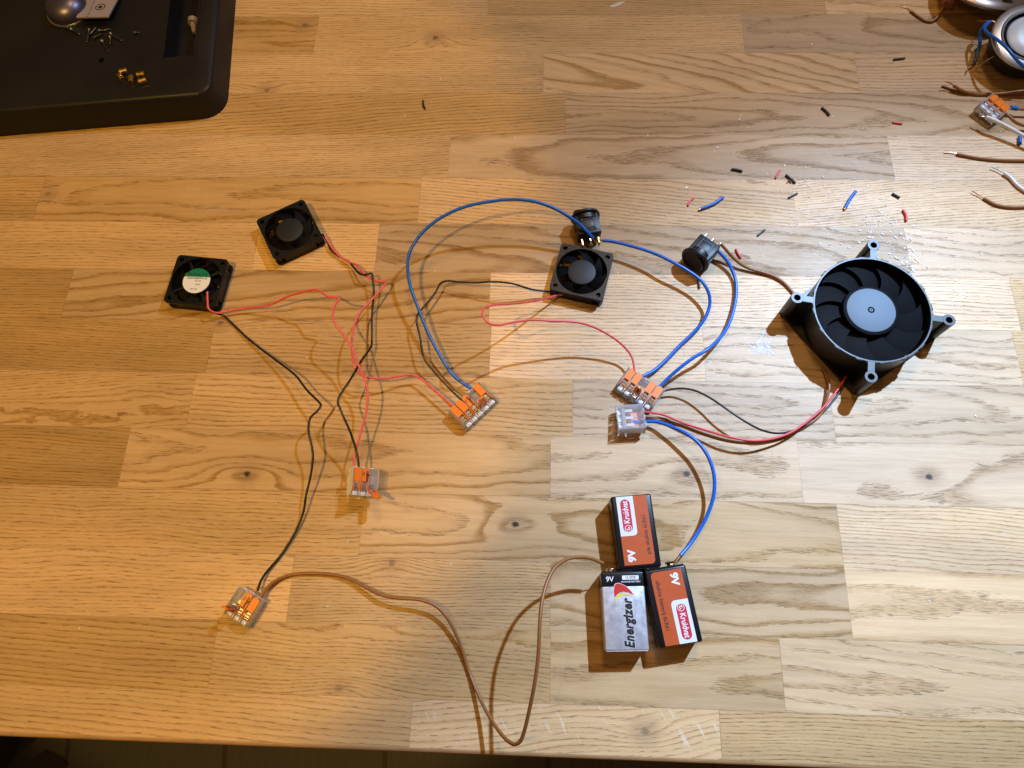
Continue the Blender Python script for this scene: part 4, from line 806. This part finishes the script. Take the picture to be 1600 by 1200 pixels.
a_ = at(1558, -44, 30); LQ = empty('round_lamp', (a_.x, a_.y, 12)); LQ.rotation_euler = (R_(-14), R_(6), 0); tag(LQ, 'bronze toned recessed lamp mostly above the top edge, casting a round shadow', 'lamp', 'recessed lamps in the upper right corner')
M_BRZ = pmat('bronze_grey_metal', (0.30, 0.25, 0.21), 0.35, metal=.8)
bm = bmesh.new(); lathe(bm, [(0, 0), (34, 0), (35.5, 1.4), (35.5, 3), (33, 5.5), (27, 7), (27, 16), (20, 19), (0, 19)], 72); link('trim_ring', bm, M_BRZ, LQ, True, 35)
bm = bmesh.new(); box(bm, (6, -27, 13), (9, 5, 4), None, .6); link('terminal_block', bm, M_BRASS, LQ)
# pink wire nut
a_ = at(1484, -1, 6); wn = empty('wire_nut', (a_.x, a_.y, 0.2), (0, 0, .3)); tag(wn, 'pinkish rounded clamp at the top edge where a brown wire starts', 'clamp')
bm = bmesh.new(); lathe(bm, [(0, 0), (5, 0), (5.6, 2), (5.2, 7), (3.5, 10), (0, 11)], 24); link('cap_body', bm, pmat('dusty_pink', (.42, .17, .13), .5), wn, True, 60)
bm = bmesh.new(); box(bm, (0, -6.2, 3), (2.2, 2.6, 2.2), None, .4); link('wire_mouth', bm, M_BRASS, wn)
# stray wires near the lamps
wire('short brown wire with a V bend at the top right edge', [(1479, 3, 6), (1472, 14, 5), (1464, 27, 3), (1457, 33, 1.5), (1448, 33, 1.3), (1437, 27, 1.3), (1423, 17, 1.2)], 1.05, M_BRN, (None, [(1418, 12, 1.0), (1411, 11, .8)]))
wire('brown wire running left from under the round lamp, thin stripped tip', [(1625, 138, 8), (1590, 143, 5), (1560, 146.5, 2), (1520, 146, 1.5), (1505, 142.5, 3), (1490, 134, 5)], 1.2, M_BRN, (None, [(1485, 130, 6), (1477, 127.5, 7)]), group=None)
wire('thinner brown wire below the round lamp, hugging the stouter one', [(1625, 144, 2), (1590, 147, 1.4), (1550, 148, 1.2), (1520, 147.5, 1.2), (1500, 143, 1.2), (1472, 134, 1.2)], .85, M_BRN)
wire('brown wire leaving the corner connector to the right', [(1566, 172, 7), (1575, 180, 7), (1587, 191, 6), (1602, 197, 4), (1625, 200, 3)], 1.15, M_BRN)
wire('brown wire with a blue sleeve at the connector on the right edge', [(1574, 169, 6), (1590, 170.5, 6), (1625, 172, 6)], 1.05, M_BRN)
bm = bmesh.new(); tube(bm, [at(1579, 168.5, 6), at(1584, 168.8, 6), at(1589.5, 170, 6)], 1.75, 14); tag(link('blue_sleeve', bm, M_BLUE, None, True, 60), 'short blue sleeve on the brown wire right of the corner connector', 'sleeve')
wire('white wire lying across the corner connector', [(1541, 183, 10), (1552, 187, 11), (1568, 195, 10), (1585, 204, 9), (1603, 214, 8), (1625, 226, 7)], 1.45, M_WHT, ([(1535, 182, 10), (1530, 181, 9)], None))
wire('brown wire running straight in from the right edge, frayed tip', [(1625, 251, 1.3), (1595, 251, 1.3), (1560, 250, 1.3), (1525, 246.5, 1.3), (1495, 240.5, 1.3)], 1.12, M_BRN, (None, [(1487, 238.5, 1.0), (1475, 238.5, .7)]))
wire('white wire curving in from the right edge with a bright stripped tip', [(1625, 309, 1.6), (1603, 299, 1.6), (1589, 289, 1.6), (1578, 277, 1.6), (1569, 270.5, 2)], 1.4, M_WHT, (None, [(1560, 265.5, 2), (1549, 261, 2)]))
wire('brown wire curving in at the right edge, lowest of the stray ones', [(1625, 320, 1.3), (1600, 323.5, 1.3), (1575, 323.5, 1.3), (1555, 319.5, 1.3), (1543, 313, 1.3), (1537, 309.5, 1.3)], 1.12, M_BRN, (None, [(1528, 304, 1.5), (1519, 298.5, 2)]))
wire('upper blue wire hanging left of the round lamp, coppery tip', [(1546, 33, 18), (1538, 40, 16), (1531, 52, 12), (1531, 68, 8), (1527, 83, 5), (1523, 97, 3)], 1.25, M_BLUE, ([(1551, 33, 18), (1555, 35, 18)], [(1518, 102, 2.5), (1512, 108, 2), (1510, 114, 2)]))
wire('blue wire lying over the rim of the round lamp', [(1547, 34, 18), (1538, 44, 18), (1545, 53, 22), (1558, 62, 26), (1573, 75, 30), (1590, 95, 28), (1612, 115, 20)], 1.2, M_BLUE)
wire('bare copper strands at the top of the blue wires', [(1546, 33, 17), (1540, 32, 15), (1533, 33, 13), (1528, 31, 12)], .45, M_COPPER)
# chips of white paint and a torn strip of film at the top
bm = bmesh.new(); a_ = at(965, 7, 0); r = bmesh.ops.create_icosphere(bm, subdivisions=2, radius=1)
for v in r['verts']: v.co = Matrix.Rotation(R_(25), 3, 'Z') @ Vector((v.co.x*7*(1+.3*math.sin(v.co.y*9)), v.co.y*1.5*(1+.3*math.sin(v.co.x*7)), v.co.z*.35+.2))+a_
tag(link('film_scrap', bm, pmat('milky_film', (.62, .52, .48), .4, noise=.3), None, True, 60), 'milky scrap of film on the plank at the very top middle', 'scrap')
# plant on the floor, lower left corner
PLP = empty('house_plant', (-875, -185, -740)); tag(PLP, 'dark leafy plant on the floor below the table, lower left corner', 'plant')
M_LEAF = pmat('dark_leaf', (.028, .05, .02), .5, noise=.4, nscale=40)
bm = bmesh.new(); rn = random.Random(3)
for k in range(70):
    t_ = rn.uniform(0, 6.28); e_ = rn.uniform(.1, 1.1); R0 = rn.uniform(20, 150); base = Vector((math.cos(t_)*R0, math.sin(t_)*R0, 180+rn.uniform(0, 160)-R0*.5)); L_ = rn.uniform(35, 70); w_ = L_*.28
    d0 = Vector((math.cos(t_), math.sin(t_), .5-e_*.6)).normalized(); s0 = d0.cross(Vector((0, 0, 1))).normalized(); n0 = s0.cross(d0)
    p = [base, base+d0*L_*.35+s0*w_+n0*3, base+d0*L_*.75+s0*w_*.6, base+d0*L_-n0*6, base+d0*L_*.75-s0*w_*.6, base+d0*L_*.35-s0*w_+n0*3]
    vs = [bm.verts.new(x) for x in p]; mid_ = bm.verts.new(base+d0*L_*.5-n0*3)
    for i in range(6): bm.faces.new((vs[i], vs[(i+1) % 6], mid_))
link('leaves', bm, M_LEAF, PLP)
bm = bmesh.new(); lathe(bm, [(0, 0), (60, 0), (78, 120), (72, 120), (70, 110), (0, 110)][::-1], 32); link('pot', bm, pmat('dark_pot', (.05, .045, .05), .5), PLP, True, 40)
bm = bmesh.new()
for k in range(9): t_ = k*.7; tube(bm, [(0, 0, 108), (20*math.cos(t_), 20*math.sin(t_), 160), (70*math.cos(t_), 70*math.sin(t_), 230)], 2, 6, 20)
link('stems', bm, M_LEAF, PLP)
# handle strip: the front rail under the table edge at the right
